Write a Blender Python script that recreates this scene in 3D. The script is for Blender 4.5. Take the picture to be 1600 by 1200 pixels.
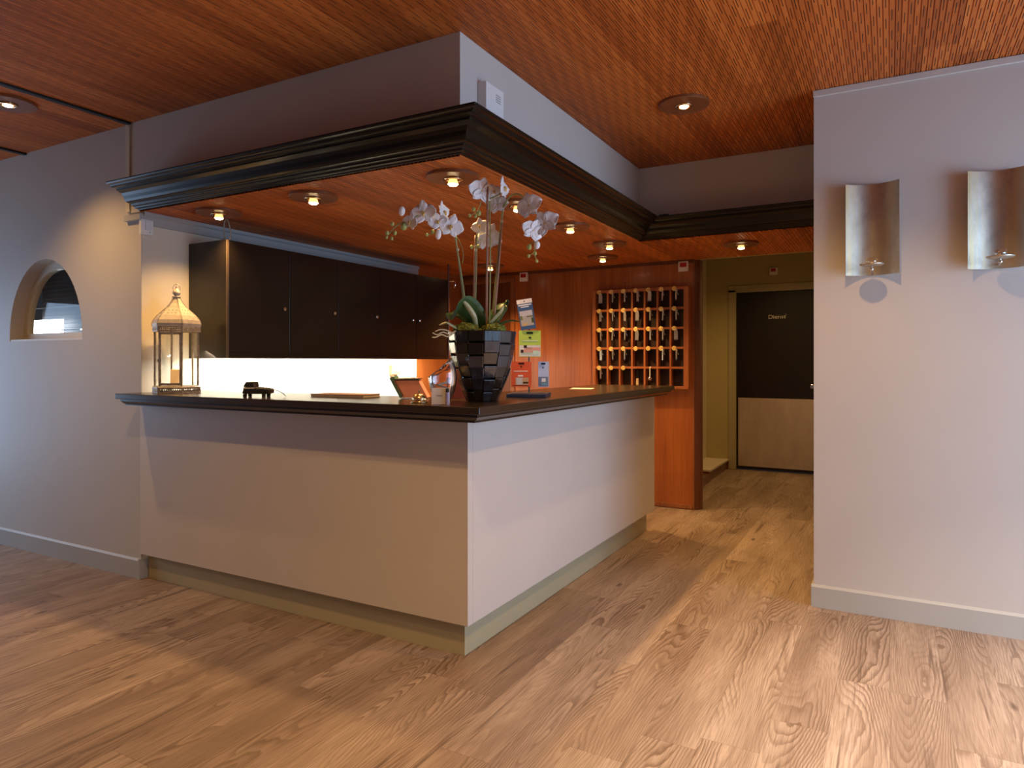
import bpy, bmesh, math, random
from mathutils import Vector, Matrix, Euler
PI = math.pi
R = math.radians
rng = random.Random(11)
for o in list(bpy.data.objects):
    bpy.data.objects.remove(o)
SC = bpy.context.scene
C = SC.collection

# ------------------------------------------------------------------ camera, world, exposure
EYE = 1.27
FPX, V0, YAW = 1067.0, 565.0, R(28.95)
cd = bpy.data.cameras.new('camera')
cd.sensor_width = 36.0
cd.lens = FPX / 1600 * 36
cd.shift_y = -(600 - V0) / 1600
cd.clip_start = 0.05
cam = bpy.data.objects.new('camera', cd)
C.objects.link(cam)
cam.location = (0, 0, EYE)
cam.rotation_euler = (PI / 2, 0, YAW)
SC.camera = cam

w = bpy.data.worlds.new('world')
SC.world = w
w.use_nodes = True
w.node_tree.nodes['Background'].inputs[0].default_value = (0.55, 0.72, 1.0, 1)
w.node_tree.nodes['Background'].inputs[1].default_value = 0.02
SC.view_settings.view_transform = 'Standard'
SC.view_settings.look = 'None'
SC.view_settings.gamma = 1
SC.view_settings.use_curve_mapping = False
SC.view_settings.exposure = 0.33
try:
    SC.cycles.max_bounces = 8
    SC.cycles.diffuse_bounces = 5
    SC.cycles.sample_clamp_indirect = 6
    SC.cycles.use_denoising = True
except Exception:
    pass

WARM = (1.0, 0.585, 0.21)
DAY = (0.50, 0.72, 1.05)


def area(name, loc, rot, sx, sy, power, col, spread=None):
    l = bpy.data.lights.new(name, 'AREA')
    l.shape = 'RECTANGLE'
    l.size, l.size_y = sx, sy
    l.energy = power
    l.color = col
    if spread:
        l.spread = R(spread)
    o = bpy.data.objects.new(name, l)
    C.objects.link(o)
    o.location = loc
    o.rotation_euler = rot
    return o


# daylight through the big windows in the side walls, right and left of the camera
area('daylight_side_window', (2.22, 2.82, 1.12), (PI / 2, 0, PI / 2), 1.7, 2.0, 62, DAY)
area('daylight_side_window_near', (2.22, 1.25, 1.12), (PI / 2, 0, PI / 2), 1.1, 2.0, 9, DAY)
area('daylight_left_window', (-6.62, 1.45, 1.1), (PI / 2, 0, -PI / 2), 1.5, 1.4, 24, DAY)


def spot(name, loc, power, col=WARM, size=122, blend=0.8, rad=0.025, aim=None, parent=None):
    l = bpy.data.lights.new(name, 'SPOT')
    l.energy = power
    l.color = col
    l.spot_size = R(size)
    l.spot_blend = blend
    l.shadow_soft_size = rad
    o = bpy.data.objects.new(name, l)
    C.objects.link(o)
    o.location = loc
    if aim is not None:
        d = Vector(aim).normalized()
        o.rotation_euler = d.to_track_quat('-Z', 'Y').to_euler()
    if parent:
        o.parent = parent
    return o


# hall ceiling spots outside the picture; the cool narrow pair is added floor fill
P_MAIN, P_LOW = 60, 58
for x, y, k, sz, cl in [(-2.74, 1.2, .75, 122, WARM), (-0.98, 1.3, .95, 122, WARM), (0.78, 2.16, 7.0, 84, (1, .86, .70)), (-1.86, -0.2, .6, 122, WARM),
                        (0.0, 0.6, 1.5, 122, WARM), (1.66, 1.37, 3.0, 90, (1, .80, .60)), (-4.4, -0.2, .55, 122, WARM), (1.66, 2.9, .35, 122, WARM), (-.10, 2.80, 1.12, 122, WARM)]:
    spot('hall_spot_and_fill', (x, y, 2.62), P_MAIN * k, cl, sz)

# ------------------------------------------------------------------ helpers


def tag(o, label=None, cat=None, group=None, kind=None):
    if label: o['label'] = label
    if cat: o['category'] = cat
    if group: o['group'] = group
    if kind: o['kind'] = kind
    return o


def thing(name, label, cat, loc=(0, 0, 0), rz=0, group=None):
    o = bpy.data.objects.new(name, None)
    o.empty_display_size = 0.05
    C.objects.link(o)
    o.location = loc
    o.rotation_euler = (0, 0, rz)
    return tag(o, label, cat, group)


def obj(name, bm, m, parent=None, smooth=False, bevel=0, loc=None, rot=None, seg=2):
    me = bpy.data.meshes.new(name)
    bmesh.ops.recalc_face_normals(bm, faces=bm.faces[:])
    bm.to_mesh(me)
    bm.free()
    ms = m if isinstance(m, (list, tuple)) else [m]
    for x in ms:
        me.materials.append(x)
    if smooth:
        me.polygons.foreach_set('use_smooth', [True] * len(me.polygons))
    o = bpy.data.objects.new(name, me)
    C.objects.link(o)
    if parent: o.parent = parent
    if loc is not None: o.location = loc
    if rot is not None: o.rotation_euler = rot
    if bevel:
        b = o.modifiers.new('b', 'BEVEL')
        b.width = bevel
        b.segments = seg
        b.limit_method = 'ANGLE'
        b.angle_limit = R(40)
    return o


def struct(name, bm, m, label=None, cat=None, **k):
    o = obj(name, bm, m, **k)
    return tag(o, label, cat, kind='structure')


def B():
    return bmesh.new()


def box(bm, x0, x1, y0, y1, z0, z1, mi=0):
    vs = [bm.verts.new((x, y, z)) for z in (z0, z1) for y in (y0, y1) for x in (x0, x1)]
    for f in ((0, 2, 3, 1), (4, 5, 7, 6), (0, 1, 5, 4), (2, 6, 7, 3), (0, 4, 6, 2), (1, 3, 7, 5)):
        fc = bm.faces.new([vs[i] for i in f])
        fc.material_index = mi
    return bm


def bx(*a):
    return box(B(), *a)


def obox(bm, c, ux, uy, uz):
    """box at centre c with half axis vectors"""
    c, ux, uy, uz = map(Vector, (c, ux, uy, uz))
    vs = [bm.verts.new(c + ux * sx + uy * sy + uz * sz) for sz in (-1, 1) for sy in (-1, 1) for sx in (-1, 1)]
    for f in ((0, 2, 3, 1), (4, 5, 7, 6), (0, 1, 5, 4), (2, 6, 7, 3), (0, 4, 6, 2), (1, 3, 7, 5)):
        bm.faces.new([vs[i] for i in f])
    return bm


def lathe(bm, prof, n=32, c=(0, 0, 0), cap0=True, cap1=True, ang0=0.0):
    rings = []
    for r, z in prof:
        rings.append([bm.verts.new((c[0] + r * math.cos(ang0 + 2 * PI * i / n), c[1] + r * math.sin(ang0 + 2 * PI * i / n), c[2] + z)) for i in range(n)])
    for a, b in zip(rings[:-1], rings[1:]):
        for i in range(n):
            bm.faces.new((a[i], a[(i + 1) % n], b[(i + 1) % n], b[i]))
    if cap0: bm.faces.new(rings[0][::-1])
    if cap1: bm.faces.new(rings[-1])
    return bm


def frames(pts):
    T = []
    for i in range(len(pts)):
        a = pts[max(i - 1, 0)]
        b = pts[min(i + 1, len(pts) - 1)]
        T.append((b - a).normalized())
    up = Vector((0, 0, 1)) if abs(T[0].z) < 0.9 else Vector((1, 0, 0))
    n = T[0].cross(up).normalized()
    out = []
    for t in T:
        n = (n - t * n.dot(t)).normalized()
        out.append((n, t.cross(n)))
    return out


def tube(bm, pts, r, n=8, r1=None):
    pts = [Vector(p) for p in pts]
    fr = frames(pts)
    rings = []
    for i, p in enumerate(pts):
        rr = r if r1 is None else r + (r1 - r) * i / (len(pts) - 1)
        u, v = fr[i]
        rings.append([bm.verts.new(p + u * rr * math.cos(2 * PI * k / n) + v * rr * math.sin(2 * PI * k / n)) for k in range(n)])
    for a, b in zip(rings[:-1], rings[1:]):
        for i in range(n):
            bm.faces.new((a[i], a[(i + 1) % n], b[(i + 1) % n], b[i]))
    bm.faces.new(rings[0][::-1])
    bm.faces.new(rings[-1])
    return bm


def smooth_path(pts, n=5):
    pts = [Vector(p) for p in pts]
    out = []
    for i in range(len(pts) - 1):
        p0, p1, p2, p3 = pts[max(i - 1, 0)], pts[i], pts[i + 1], pts[min(i + 2, len(pts) - 1)]
        for k in range(n):
            t = k / n
            out.append(0.5 * ((2 * p1) + (p2 - p0) * t + (2 * p0 - 5 * p1 + 4 * p2 - p3) * t * t + (3 * p1 - p0 - 3 * p2 + p3) * t ** 3))
    out.append(pts[-1])
    return out


def ball(bm, c, r, sx=1, sy=1, sz=1, sub=2):
    g = bmesh.ops.create_icosphere(bm, subdivisions=sub, radius=r)
    for v in g['verts']:
        v.co = Vector((v.co.x * sx + c[0], v.co.y * sy + c[1], v.co.z * sz + c[2]))
    return bm


def sweep(bm, prof, path):
    """mitred moulding: prof = closed list (offset, z); path = corners; offset goes to -Y on X runs and +X on Y runs"""
    n = len(path)
    rings = []
    for i, (x, y) in enumerate(path):
        runs = []
        if i > 0: runs.append('x' if abs(path[i][0] - path[i - 1][0]) > 1e-6 else 'y')
        if i < n - 1: runs.append('x' if abs(path[i + 1][0] - path[i][0]) > 1e-6 else 'y')
        ox, oy = (1 if 'y' in runs else 0), (-1 if 'x' in runs else 0)
        rings.append([bm.verts.new((x + o * ox, y + o * oy, z)) for o, z in prof])
    m = len(prof)
    for a, b in zip(rings[:-1], rings[1:]):
        for i in range(m):
            bm.faces.new((a[i], a[(i + 1) % m], b[(i + 1) % m], b[i]))
    bm.faces.new(rings[0][::-1])
    bm.faces.new(rings[-1])
    return bm


def copy_tree(o, parent=None):
    c = o.copy()
    C.objects.link(c)
    if parent: c.parent = parent
    for ch in list(o.children):
        copy_tree(ch, c)
    return c


def at(u, v, d):
    """a point at depth d (metres along the view axis) where the photograph shows pixel u, v"""
    F = Vector((-math.sin(YAW), math.cos(YAW), 0))
    Rt = Vector((math.cos(YAW), math.sin(YAW), 0))
    return Vector((0, 0, EYE)) + d * (F + Rt * (u - 800) / FPX + Vector((0, 0, 1)) * (V0 - v) / FPX)


# ------------------------------------------------------------------ materials


class G:
    def __init__(self, name):
        self.m = bpy.data.materials.new(name)
        self.m.use_nodes = True
        self.t = self.m.node_tree
        self.b = self.t.nodes['Principled BSDF']

    def n(self, typ, ins=None, **props):
        nd = self.t.nodes.new(typ)
        for k, v in props.items():
            setattr(nd, k, v)
        for k, v in (ins or {}).items():
            s = nd.inputs[k]
            if isinstance(v, bpy.types.NodeSocket):
                self.t.links.new(v, s)
            else:
                s.default_value = v
        return nd

    def math(self, op, a, b=0.0, c=0.0):
        return self.n('ShaderNodeMath', {0: a, 1: b, 2: c}, operation=op).outputs[0]

    def xyz(self):
        tc = self.n('ShaderNodeTexCoord')
        s = self.n('ShaderNodeSeparateXYZ', {0: tc.outputs['Object']})
        return s.outputs[0], s.outputs[1], s.outputs[2]

    def vec(self, x, y, z=0.0):
        return self.n('ShaderNodeCombineXYZ', {0: x, 1: y, 2: z}).outputs[0]

    def noise(self, v, scale=1, detail=2, rough=0.5):
        return self.n('ShaderNodeTexNoise', {'Vector': v, 'Scale': scale, 'Detail': detail, 'Roughness': rough}).outputs[0]

    def white(self, v):
        return self.n('ShaderNodeTexWhiteNoise', {'Vector': v}, noise_dimensions='3D').outputs[0]

    def ramp(self, f, stops):
        nd = self.n('ShaderNodeValToRGB', {0: f})
        el = nd.color_ramp.elements
        while len(el) > 1: el.remove(el[-1])
        el[0].position, el[0].color = stops[0][0], (*stops[0][1], 1)
        for p, c in stops[1:]:
            e = el.new(p)
            e.color = (*c, 1)
        return nd.outputs[0]

    def mix(self, f, a, b, blend='MIX'):
        nd = self.n('ShaderNodeMix', data_type='RGBA', blend_type=blend)
        for i, v in ((0, f), (6, a), (7, b)):
            s = nd.inputs[i]
            if isinstance(v, bpy.types.NodeSocket): self.t.links.new(v, s)
            else: s.default_value = (*v, 1) if isinstance(v, tuple) and len(v) == 3 else v
        return nd.outputs[2]

    def set(self, **k):
        for key, v in k.items():
            s = self.b.inputs[key.replace('_', ' ')]
            if isinstance(v, bpy.types.NodeSocket): self.t.links.new(v, s)
            else: s.default_value = (*v, 1) if isinstance(v, tuple) and s.type == 'RGBA' else v
        return self

    def bump(self, h, strength=0.2, dist=0.002):
        nd = self.n('ShaderNodeBump', {'Height': h, 'Strength': strength, 'Distance': dist})
        self.t.links.new(nd.outputs[0], self.b.inputs['Normal'])
        return self


def plain(name, col, rough=0.5, metal=0.0, var=0.06, scale=30, spec=None, bump=0.0):
    g = G(name)
    x, y, z = g.xyz()
    nz = g.noise(g.vec(x, y, z), scale, 3)
    a = tuple(c * (1 - var) for c in col)
    b = tuple(min(1, c * (1 + var)) for c in col)
    g.set(Base_Color=g.ramp(nz, [(0.3, a), (0.7, b)]), Roughness=rough, Metallic=metal)
    if spec is not None: g.set(Specular_IOR_Level=spec)
    if bump: g.bump(nz, bump, 0.003)
    return g.m


def paint(name, col, rough=0.6):
    g = G(name)
    x, y, z = g.xyz()
    v = g.vec(x, y, z)
    big = g.noise(v, 1.2, 3)
    fine = g.noise(v, 160, 2)
    g.set(Base_Color=g.ramp(big, [(0.3, tuple(c * .965 for c in col)), (0.7, tuple(c * 1.03 for c in col))]), Roughness=rough, Specular_IOR_Level=0.35)
    g.bump(fine, 0.08, 0.001)
    return g.m


def emit(name, col, s):
    g = G(name)
    g.set(Base_Color=(0, 0, 0), Emission_Color=col, Emission_Strength=s)
    return g.m


def glass(name, col=(1, 1, 1), rough=0.0, ior=1.45):
    g = G(name)
    g.set(Base_Color=col, Roughness=rough, IOR=ior, Transmission_Weight=1.0)
    return g.m


def wood(name, dark, light, axis='z', fine=90, rough=0.35, streak=1.0, coat=0.0):
    g = G(name)
    x, y, z = g.xyz()
    k = 0.035
    v = {'z': g.vec(x, y, g.math('MULTIPLY', z, k)), 'y': g.vec(x, g.math('MULTIPLY', y, k), z), 'x': g.vec(g.math('MULTIPLY', x, k), y, z)}[axis]
    f = g.noise(v, fine, 3, 0.6)
    f2 = g.noise(v, fine * 0.12, 2)
    s = g.math('ADD', g.math('MULTIPLY', f, 0.6), g.math('MULTIPLY', f2, 0.4))
    g.set(Base_Color=g.ramp(s, [(0.5 - 0.16 * streak, dark), (0.5 + 0.16 * streak, light)]), Roughness=rough, Coat_Weight=coat, Coat_Roughness=0.15)
    g.bump(f, 0.08, 0.001)
    return g.m


def floor_mat():
    g = G('floor_oak_planks')
    x, y, z = g.xyz()
    PW, PL = 0.185, 1.22
    col = g.math('FLOOR', g.math('DIVIDE', x, PW))
    sh = g.white(g.vec(col, 3.7, 0))
    yy = g.math('ADD', y, g.math('MULTIPLY', sh, PL))
    row = g.math('FLOOR', g.math('DIVIDE', yy, PL))
    rnd = g.white(g.vec(col, row, 1.3))
    rnd2 = g.white(g.vec(row, col, 8.1))
    px = g.math('ADD', x, g.math('MULTIPLY', rnd, 17.0))
    py = g.math('ADD', y, g.math('MULTIPLY', rnd2, 31.0))
    low = g.noise(g.vec(g.math('MULTIPLY', px, 5.5), g.math('MULTIPLY', py, 0.75), rnd), 1, 1.2, 0.4)
    wob = g.noise(g.vec(g.math('MULTIPLY', px, 30), g.math('MULTIPLY', py, 9)), 1, 2)
    val = g.math('ADD', g.math('ADD', g.math('MULTIPLY', low, 30), g.math('MULTIPLY', px, 52)), g.math('MULTIPLY', wob, 1.1))
    fr = g.math('FRACT', val)
    ring = g.ramp(fr, [(0.0, (1, 1, 1)), (0.42, (.75, .75, .75)), (0.78, (.05, .05, .05)), (0.9, (0, 0, 0)), (1.0, (1, 1, 1))])
    fine = g.noise(g.vec(g.math('MULTIPLY', px, 230), g.math('MULTIPLY', py, 6)), 1, 3, 0.6)
    streak = g.noise(g.vec(g.math('MULTIPLY', px, 26), g.math('MULTIPLY', py, 0.9)), 1, 4, 0.6)
    tone = g.noise(g.vec(g.math('MULTIPLY', px, 7), g.math('MULTIPLY', py, 1.0)), 1, 3, 0.55)
    base = g.ramp(g.math('ADD', g.math('MULTIPLY', tone, 0.85), g.math('MULTIPLY', rnd, 0.22)), [(0.3, (.215, .148, .110)), (0.5, (.305, .222, .168)), (0.7, (.405, .307, .243))])
    amp = g.ramp(g.noise(g.vec(g.math('MULTIPLY', px, 4), g.math('MULTIPLY', py, 1.1), 4.0), 1, 1), [(0.35, (.18, .18, .18)), (0.65, (.85, .85, .85))])
    c1 = g.mix(g.math('MULTIPLY', g.math('SUBTRACT', 1.0, ring), amp), base, (.105, .058, .034))
    c2 = g.mix(g.ramp(fine, [(0.45, (0, 0, 0)), (0.7, (.62, .62, .62))]), c1, (.12, .07, .043))
    c3 = g.mix(g.ramp(streak, [(0.60, (0, 0, 0)), (0.68, (.75, .75, .75))]), c2, (.085, .05, .032))
    vor = g.n('ShaderNodeTexVoronoi', {'Vector': g.vec(g.math('MULTIPLY', px, 5.2), g.math('MULTIPLY', py, 2.1)), 'Scale': 1.0})
    kn = g.ramp(vor.outputs['Distance'], [(0.03, (.85, .85, .85)), (0.10, (0, 0, 0))])
    kn = g.math('MULTIPLY', kn, g.math('GREATER_THAN', g.white(vor.outputs['Position']), 0.5))
    c4 = g.mix(kn, c3, (.055, .032, .02))
    fx = g.math('FRACT', g.math('DIVIDE', x, PW))
    fy = g.math('FRACT', g.math('DIVIDE', yy, PL))
    e = g.math('MAXIMUM', g.math('LESS_THAN', fx, 0.008), g.math('LESS_THAN', fy, 0.0014))
    c5 = g.mix(g.math('MULTIPLY', e, 0.55), c4, (.07, .04, .025))
    g.set(Base_Color=c5, Roughness=g.math('ADD', 0.38, g.math('MULTIPLY', fine, 0.2)), Specular_IOR_Level=0.45)
    g.bump(g.math('ADD', g.math('MULTIPLY', ring, 0.5), fine), 0.12, 0.0015)
    return g.m


PITCH = 0.0222


def ceil_mat(name):
    g = G(name)
    x, y, z = g.xyz()
    sx = g.math('DIVIDE', x, PITCH)
    ix = g.math('FLOOR', sx)
    fx = g.math('FRACT', sx)
    r1 = g.white(g.vec(ix, 2.0, 0))
    seg = g.math('FLOOR', g.math('ADD', g.math('DIVIDE', y, 0.8), g.math('MULTIPLY', r1, 3)))
    r2 = g.white(g.vec(ix, seg, 5))
    board = g.math('FLOOR', g.math('DIVIDE', x, PITCH * 6))
    r3 = g.white(g.vec(board, g.math('FLOOR', g.math('ADD', g.math('DIVIDE', y, 1.9), g.math('MULTIPLY', g.white(g.vec(board, 9, 9)), 2))), 5))
    gr = g.noise(g.vec(g.math('MULTIPLY', x, 160), g.math('MULTIPLY', y, 5), r2), 1, 3, 0.6)
    tone = g.math('ADD', g.math('ADD', g.math('MULTIPLY', r2, 0.25), g.math('MULTIPLY', r3, 0.4)), g.math('MULTIPLY', gr, 0.5))
    base = g.ramp(tone, [(0.2, (.29, .070, .013)), (0.55, (.49, .128, .023)), (0.9, (.65, .20, .040))])
    # slots: 0.1 m long, staggered, beside every groove
    ys = g.math('FRACT', g.math('ADD', g.math('DIVIDE', y, 0.195), g.math('MULTIPLY', ix, 0.37)))
    inx = g.math('MULTIPLY', g.math('GREATER_THAN', fx, 0.30), g.math('LESS_THAN', fx, 0.44))
    slot = g.math('MULTIPLY', inx, g.math('LESS_THAN', ys, 0.5))
    c = g.mix(slot, base, (.012, .005, .003))
    g.set(Base_Color=c, Roughness=0.5, Specular_IOR_Level=0.22)
    return g.m


M = {}
M['wall'] = paint('wall_paint_warm_grey', (.53, .49, .455))
M['soffit'] = paint('soffit_paint_warm_grey', (.60, .555, .51))
M['counter'] = paint('counter_paint_warm_grey', (.58, .53, .485), 0.5)
M['return'] = paint('return_wall_paint', (.72, .65, .54))
M['sage'] = paint('sage_grey_paint', (.44, .39, .24), 0.5)
M['base'] = paint('baseboard_grey_paint', (.42, .41, .385), 0.45)
M['olive'] = paint('corridor_olive_paint', (.44, .38, .18))
M['oliveframe'] = paint('door_frame_olive_paint', (.40, .36, .22), 0.4)
M['white'] = paint('white_paint', (.78, .78, .74))
M['cream'] = paint('cream_paint', (.66, .60, .48), 0.45)
M['trimgrey'] = paint('trim_grey_paint', (.42, .42, .42), 0.45)
M['floor'] = floor_mat()
M['ceil'] = ceil_mat('slatted_ceiling_wood')
M['ceil_low'] = ceil_mat('slatted_canopy_wood')
M['discwood'] = wood('downlight_disc_wood', (.15, .048, .016), (.26, .085, .028), 'y', 60)
M['panel'] = wood('sapele_wall_panel', (.27, .070, .015), (.44, .130, .030), 'z', 70, 0.33, 1.0, 0.15)
M['panel_dark'] = wood('sapele_door_panel', (.12, .032, .012), (.19, .055, .02), 'z', 70, 0.35)
M['panel_trim'] = wood('sapele_trim', (.22, .068, .022), (.36, .125, .042), 'z', 70, 0.33)
M['postwood'] = wood('dark_post_wood', (.09, .026, .012), (.16, .045, .018), 'z', 60, 0.3, 1.0, 0.3)
M['rack'] = wood('key_rack_wood', (.30, .085, .026), (.46, .15, .048), 'z', 60, 0.35)
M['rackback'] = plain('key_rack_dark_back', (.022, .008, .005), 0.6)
M['crown'] = plain('black_gloss_moulding', (.008, .0065, .0055), 0.24, 0, 0.02, 12, 0.28)
M['ctop'] = wood('dark_counter_wood', (.022, .014, .010), (.042, .026, .018), 'x', 60, 0.22)
M['cab'] = wood('black_brown_cabinet', (.010, .0075, .006), (.018, .013, .010), 'z', 80, 0.27)
M['edge'] = plain('worn_edge', (.10, .07, .05), 0.4)
M['chrome'] = plain('polished_steel', (.72, .70, .67), 0.18, 1.0, 0.03)
M['steel'] = plain('brushed_steel', (.56, .53, .49), 0.34, 1.0, 0.08, 8)
M['brass'] = plain('brass', (.92, .70, .42), 0.2, 1.0, 0.08, 20)
M['brassdull'] = plain('brass_disc', (.86, .60, .20), 0.4, 0.25, 0.08, 40)
M['blackplastic'] = plain('black_plastic', (.02, .018, .016), 0.4)
M['doorblack'] = wood('black_door', (.008, .006, .005), (.013, .010, .008), 'z', 60, 0.4)
M['whiteplastic'] = plain('white_plastic', (.80, .80, .78), 0.4, 0, 0.02)
M['red'] = plain('red_plastic', (.45, .012, .015), 0.35)
g = G('clear_glass')
_tr = g.n('ShaderNodeBsdfTransparent', {'Color': (.97, .98, .97, 1)})
_gl = g.n('ShaderNodeBsdfGlossy', {'Color': (1, 1, 1, 1), 'Roughness': .03})
_lw = g.n('ShaderNodeLayerWeight', {'Blend': .5})
_fc = g.math('ADD', .045, g.math('MULTIPLY', g.math('POWER', _lw.outputs['Facing'], 4.0), .6))
_mx = g.n('ShaderNodeMixShader', {0: _fc, 1: _tr.outputs[0], 2: _gl.outputs[0]})
g.t.links.new(_mx.outputs[0], g.t.nodes['Material Output'].inputs['Surface'])
M['glass'] = g.m
g2 = M['glass'].copy()
g2.name = 'window_glass'
_a = [n_ for n_ in g2.node_tree.nodes if n_.type == 'MATH' and n_.operation == 'ADD'][0]
_a.inputs[0].default_value = .012
[n_ for n_ in g2.node_tree.nodes if n_.type == 'MATH' and n_.operation == 'MULTIPLY'][0].inputs[1].default_value = .25
M['windowglass'] = g2
g3 = M['glass'].copy()
g3.name = 'cup_glass'
[n_ for n_ in g3.node_tree.nodes if n_.type == 'MATH' and n_.operation == 'ADD'][0].inputs[0].default_value = .22
M['cupglass'] = g3
M['thickglass'] = glass('thick_clear_glass')
M['cable'] = plain('grey_cable', (.25, .24, .23), 0.5)
M['dark'] = plain('dark_void', (.01, .01, .012), 0.7)


def brushed(name, cols, rough, zscale=2.0):
    g = G(name)
    x, y, z = g.xyz()
    f = g.noise(g.vec(g.math('MULTIPLY', x, 6), g.math('MULTIPLY', y, 6), g.math('MULTIPLY', z, zscale)), 1, 4, 0.6)
    f2 = g.noise(g.vec(g.math('MULTIPLY', x, 40), y, g.math('MULTIPLY', z, 120)), 1, 2)
    g.set(Base_Color=g.ramp(f, [(0.3, cols[0]), (0.7, cols[1])]), Metallic=1.0, Roughness=g.math('ADD', rough, g.math('MULTIPLY', f2, 0.12)))
    return g.m


def tarnish_and_glints():
    g = G('tarnished_plate_painted_glints')
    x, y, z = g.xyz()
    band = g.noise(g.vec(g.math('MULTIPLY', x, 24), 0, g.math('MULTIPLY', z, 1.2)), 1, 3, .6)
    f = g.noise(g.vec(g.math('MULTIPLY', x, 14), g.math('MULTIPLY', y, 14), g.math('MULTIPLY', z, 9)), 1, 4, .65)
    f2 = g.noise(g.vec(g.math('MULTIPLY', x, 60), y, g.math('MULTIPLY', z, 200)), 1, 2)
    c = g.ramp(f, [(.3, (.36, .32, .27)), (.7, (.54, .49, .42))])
    c = g.mix(g.ramp(band, [(.42, (0, 0, 0)), (.70, (.7, .7, .7))]), c, (.62, .45, .20))  # gold bands: warm room reflections painted into the plate colour
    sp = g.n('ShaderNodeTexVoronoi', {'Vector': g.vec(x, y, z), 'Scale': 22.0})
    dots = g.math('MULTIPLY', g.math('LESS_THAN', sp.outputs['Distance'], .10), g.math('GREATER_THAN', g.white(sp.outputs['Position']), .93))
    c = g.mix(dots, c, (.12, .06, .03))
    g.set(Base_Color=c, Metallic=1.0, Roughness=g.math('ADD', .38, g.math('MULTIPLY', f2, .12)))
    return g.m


M['sconce'] = tarnish_and_glints()
M['kick'] = brushed('scuffed_steel_plate', ((.74, .68, .60), (.88, .82, .74)), 0.45)

# ------------------------------------------------------------------ setting
XL, XR, YR = -6.6, 2.2, -3.6          # room limits: left, right, rear
FY, FX = 2.435, -1.56                 # counter faces
SX = -1.60                            # canopy side face
ZC, ZL = 2.675, 2.145                 # hall ceiling and canopy ceiling
WLY = 2.445                           # left wall face
WX = -3.83                            # return wall behind the counter
YB = 5.866                            # panelled wall
YD = 8.318                            # corridor end wall
RWY = 3.862                           # right wall face
RX = -0.345                           # its corner

struct('floor', bx(XL - .2, XR + .2, YR - .2, 9.0, -0.08, 0), M['floor'], 'brown oak plank floor running toward the corridor door', 'floor')


def slats(bm, x0, x1, y0, y1, z, depth=0.006, gap=0.0045):
    i0, i1 = math.floor(x0 / PITCH), math.ceil(x1 / PITCH)
    prof = []
    for i in range(i0, i1):
        a, b = i * PITCH, (i + 1) * PITCH - gap
        prof += [(a, z), (b, z), (b + 0.0008, z + depth), (b + gap - 0.0008, z + depth)]
    prof = [(min(max(px, x0), x1), pz) for px, pz in prof]
    prof += [(x1, z + 0.04), (x0, z + 0.04)]
    A = [bm.verts.new((px, y0, pz)) for px, pz in prof]
    D = [bm.verts.new((px, y1, pz)) for px, pz in prof]
    n = len(prof)
    for i in range(n):
        j = (i + 1) % n
        if (prof[i][0] - prof[j][0]) ** 2 + (prof[i][1] - prof[j][1]) ** 2 < 1e-12: continue
        bm.faces.new((A[i], A[j], D[j], D[i]))
    return bm


bm = B()
slats(bm, XL, -3.93, YR, WLY, ZC)
slats(bm, -3.93, SX, YR, FY, ZC)
slats(bm, SX, RX, YR, 4.81, ZC)
slats(bm, RX, XR, YR, RWY, ZC)
struct('ceiling', bm, M['ceil'], 'red-brown slatted wooden hall ceiling with narrow dark slots', 'ceiling')
bm = B()
slats(bm, WX, SX, FY + .001, YB, ZL)
slats(bm, SX, RX, 4.811, YB + .02, ZL)
struct('ceiling_canopy', bm, M['ceil_low'], 'lower slatted wooden ceiling above the reception counter', 'ceiling')

# left wall with the arched window opening
AX0, AX1, AZ0 = -5.312, -4.437, 1.408
ACX, AR = (AX0 + AX1) / 2, (AX1 - AX0) / 2


def arch(inset=0.0, n=24, zlift=0.0):
    pts = [(AX0 + inset, AZ0 + zlift), (AX1 - inset, AZ0 + zlift)]
    r, zs = AR - inset, AZ0 + 0.03 + zlift
    rz = 0.508 - inset - zlift
    for k in range(n + 1):
        a = PI * k / n
        pts.append((ACX + r * math.cos(a), zs + rz * math.sin(a)))
    return pts


def plate_with_hole(outer, hole, y0, y1):
    bm = B()
    es = []
    for loop in (outer, hole):
        vs = [bm.verts.new((x, y0, z)) for x, z in loop]
        for i in range(len(vs)):
            es.append(bm.edges.new((vs[i], vs[(i + 1) % len(vs)])))
    bmesh.ops.triangle_fill(bm, use_beauty=True, use_dissolve=False, edges=es)
    ext = bmesh.ops.extrude_face_region(bm, geom=bm.faces[:])
    for v in [e for e in ext['geom'] if isinstance(e, bmesh.types.BMVert)]:
        v.co.y = y1
    return bm


bm = plate_with_hole([(XL, 0), (WX - .1, 0), (WX - .1, ZC), (XL, ZC)], arch(), WLY, WLY + 0.13)
box(bm, WX - .1, WX - .0002, WLY, WLY + .004, 0, ZC)
struct('wall_left', bm, M['wall'], 'warm grey wall with arched window left of the counter', 'wall')
bm = B()
box(bm, WX - .1, WX, WLY + .0041, 5.10, 0, ZC)
box(bm, WX - .1, WX - .001, 5.10, YB + .2, 0, ZC, 1)
struct('wall_left_return', bm, [M['return'], M['panel']], 'white wall behind the counter under the black cabinets', 'wall')

bm = B()
box(bm, -3.93, SX, FY, FY + .03, ZL + .045, ZC)
box(bm, -3.93, WX - .001, FY, FY + .01, ZL, ZL + .045)
box(bm, SX - .03, SX, FY + .03, 4.84, ZL + .045, ZC)
box(bm, SX, RX, 4.81, 4.84, ZL + .045, ZC)
struct('wall_canopy', bm, M['soffit'], 'warm grey bulkhead above the black cornice', 'wall')

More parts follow.
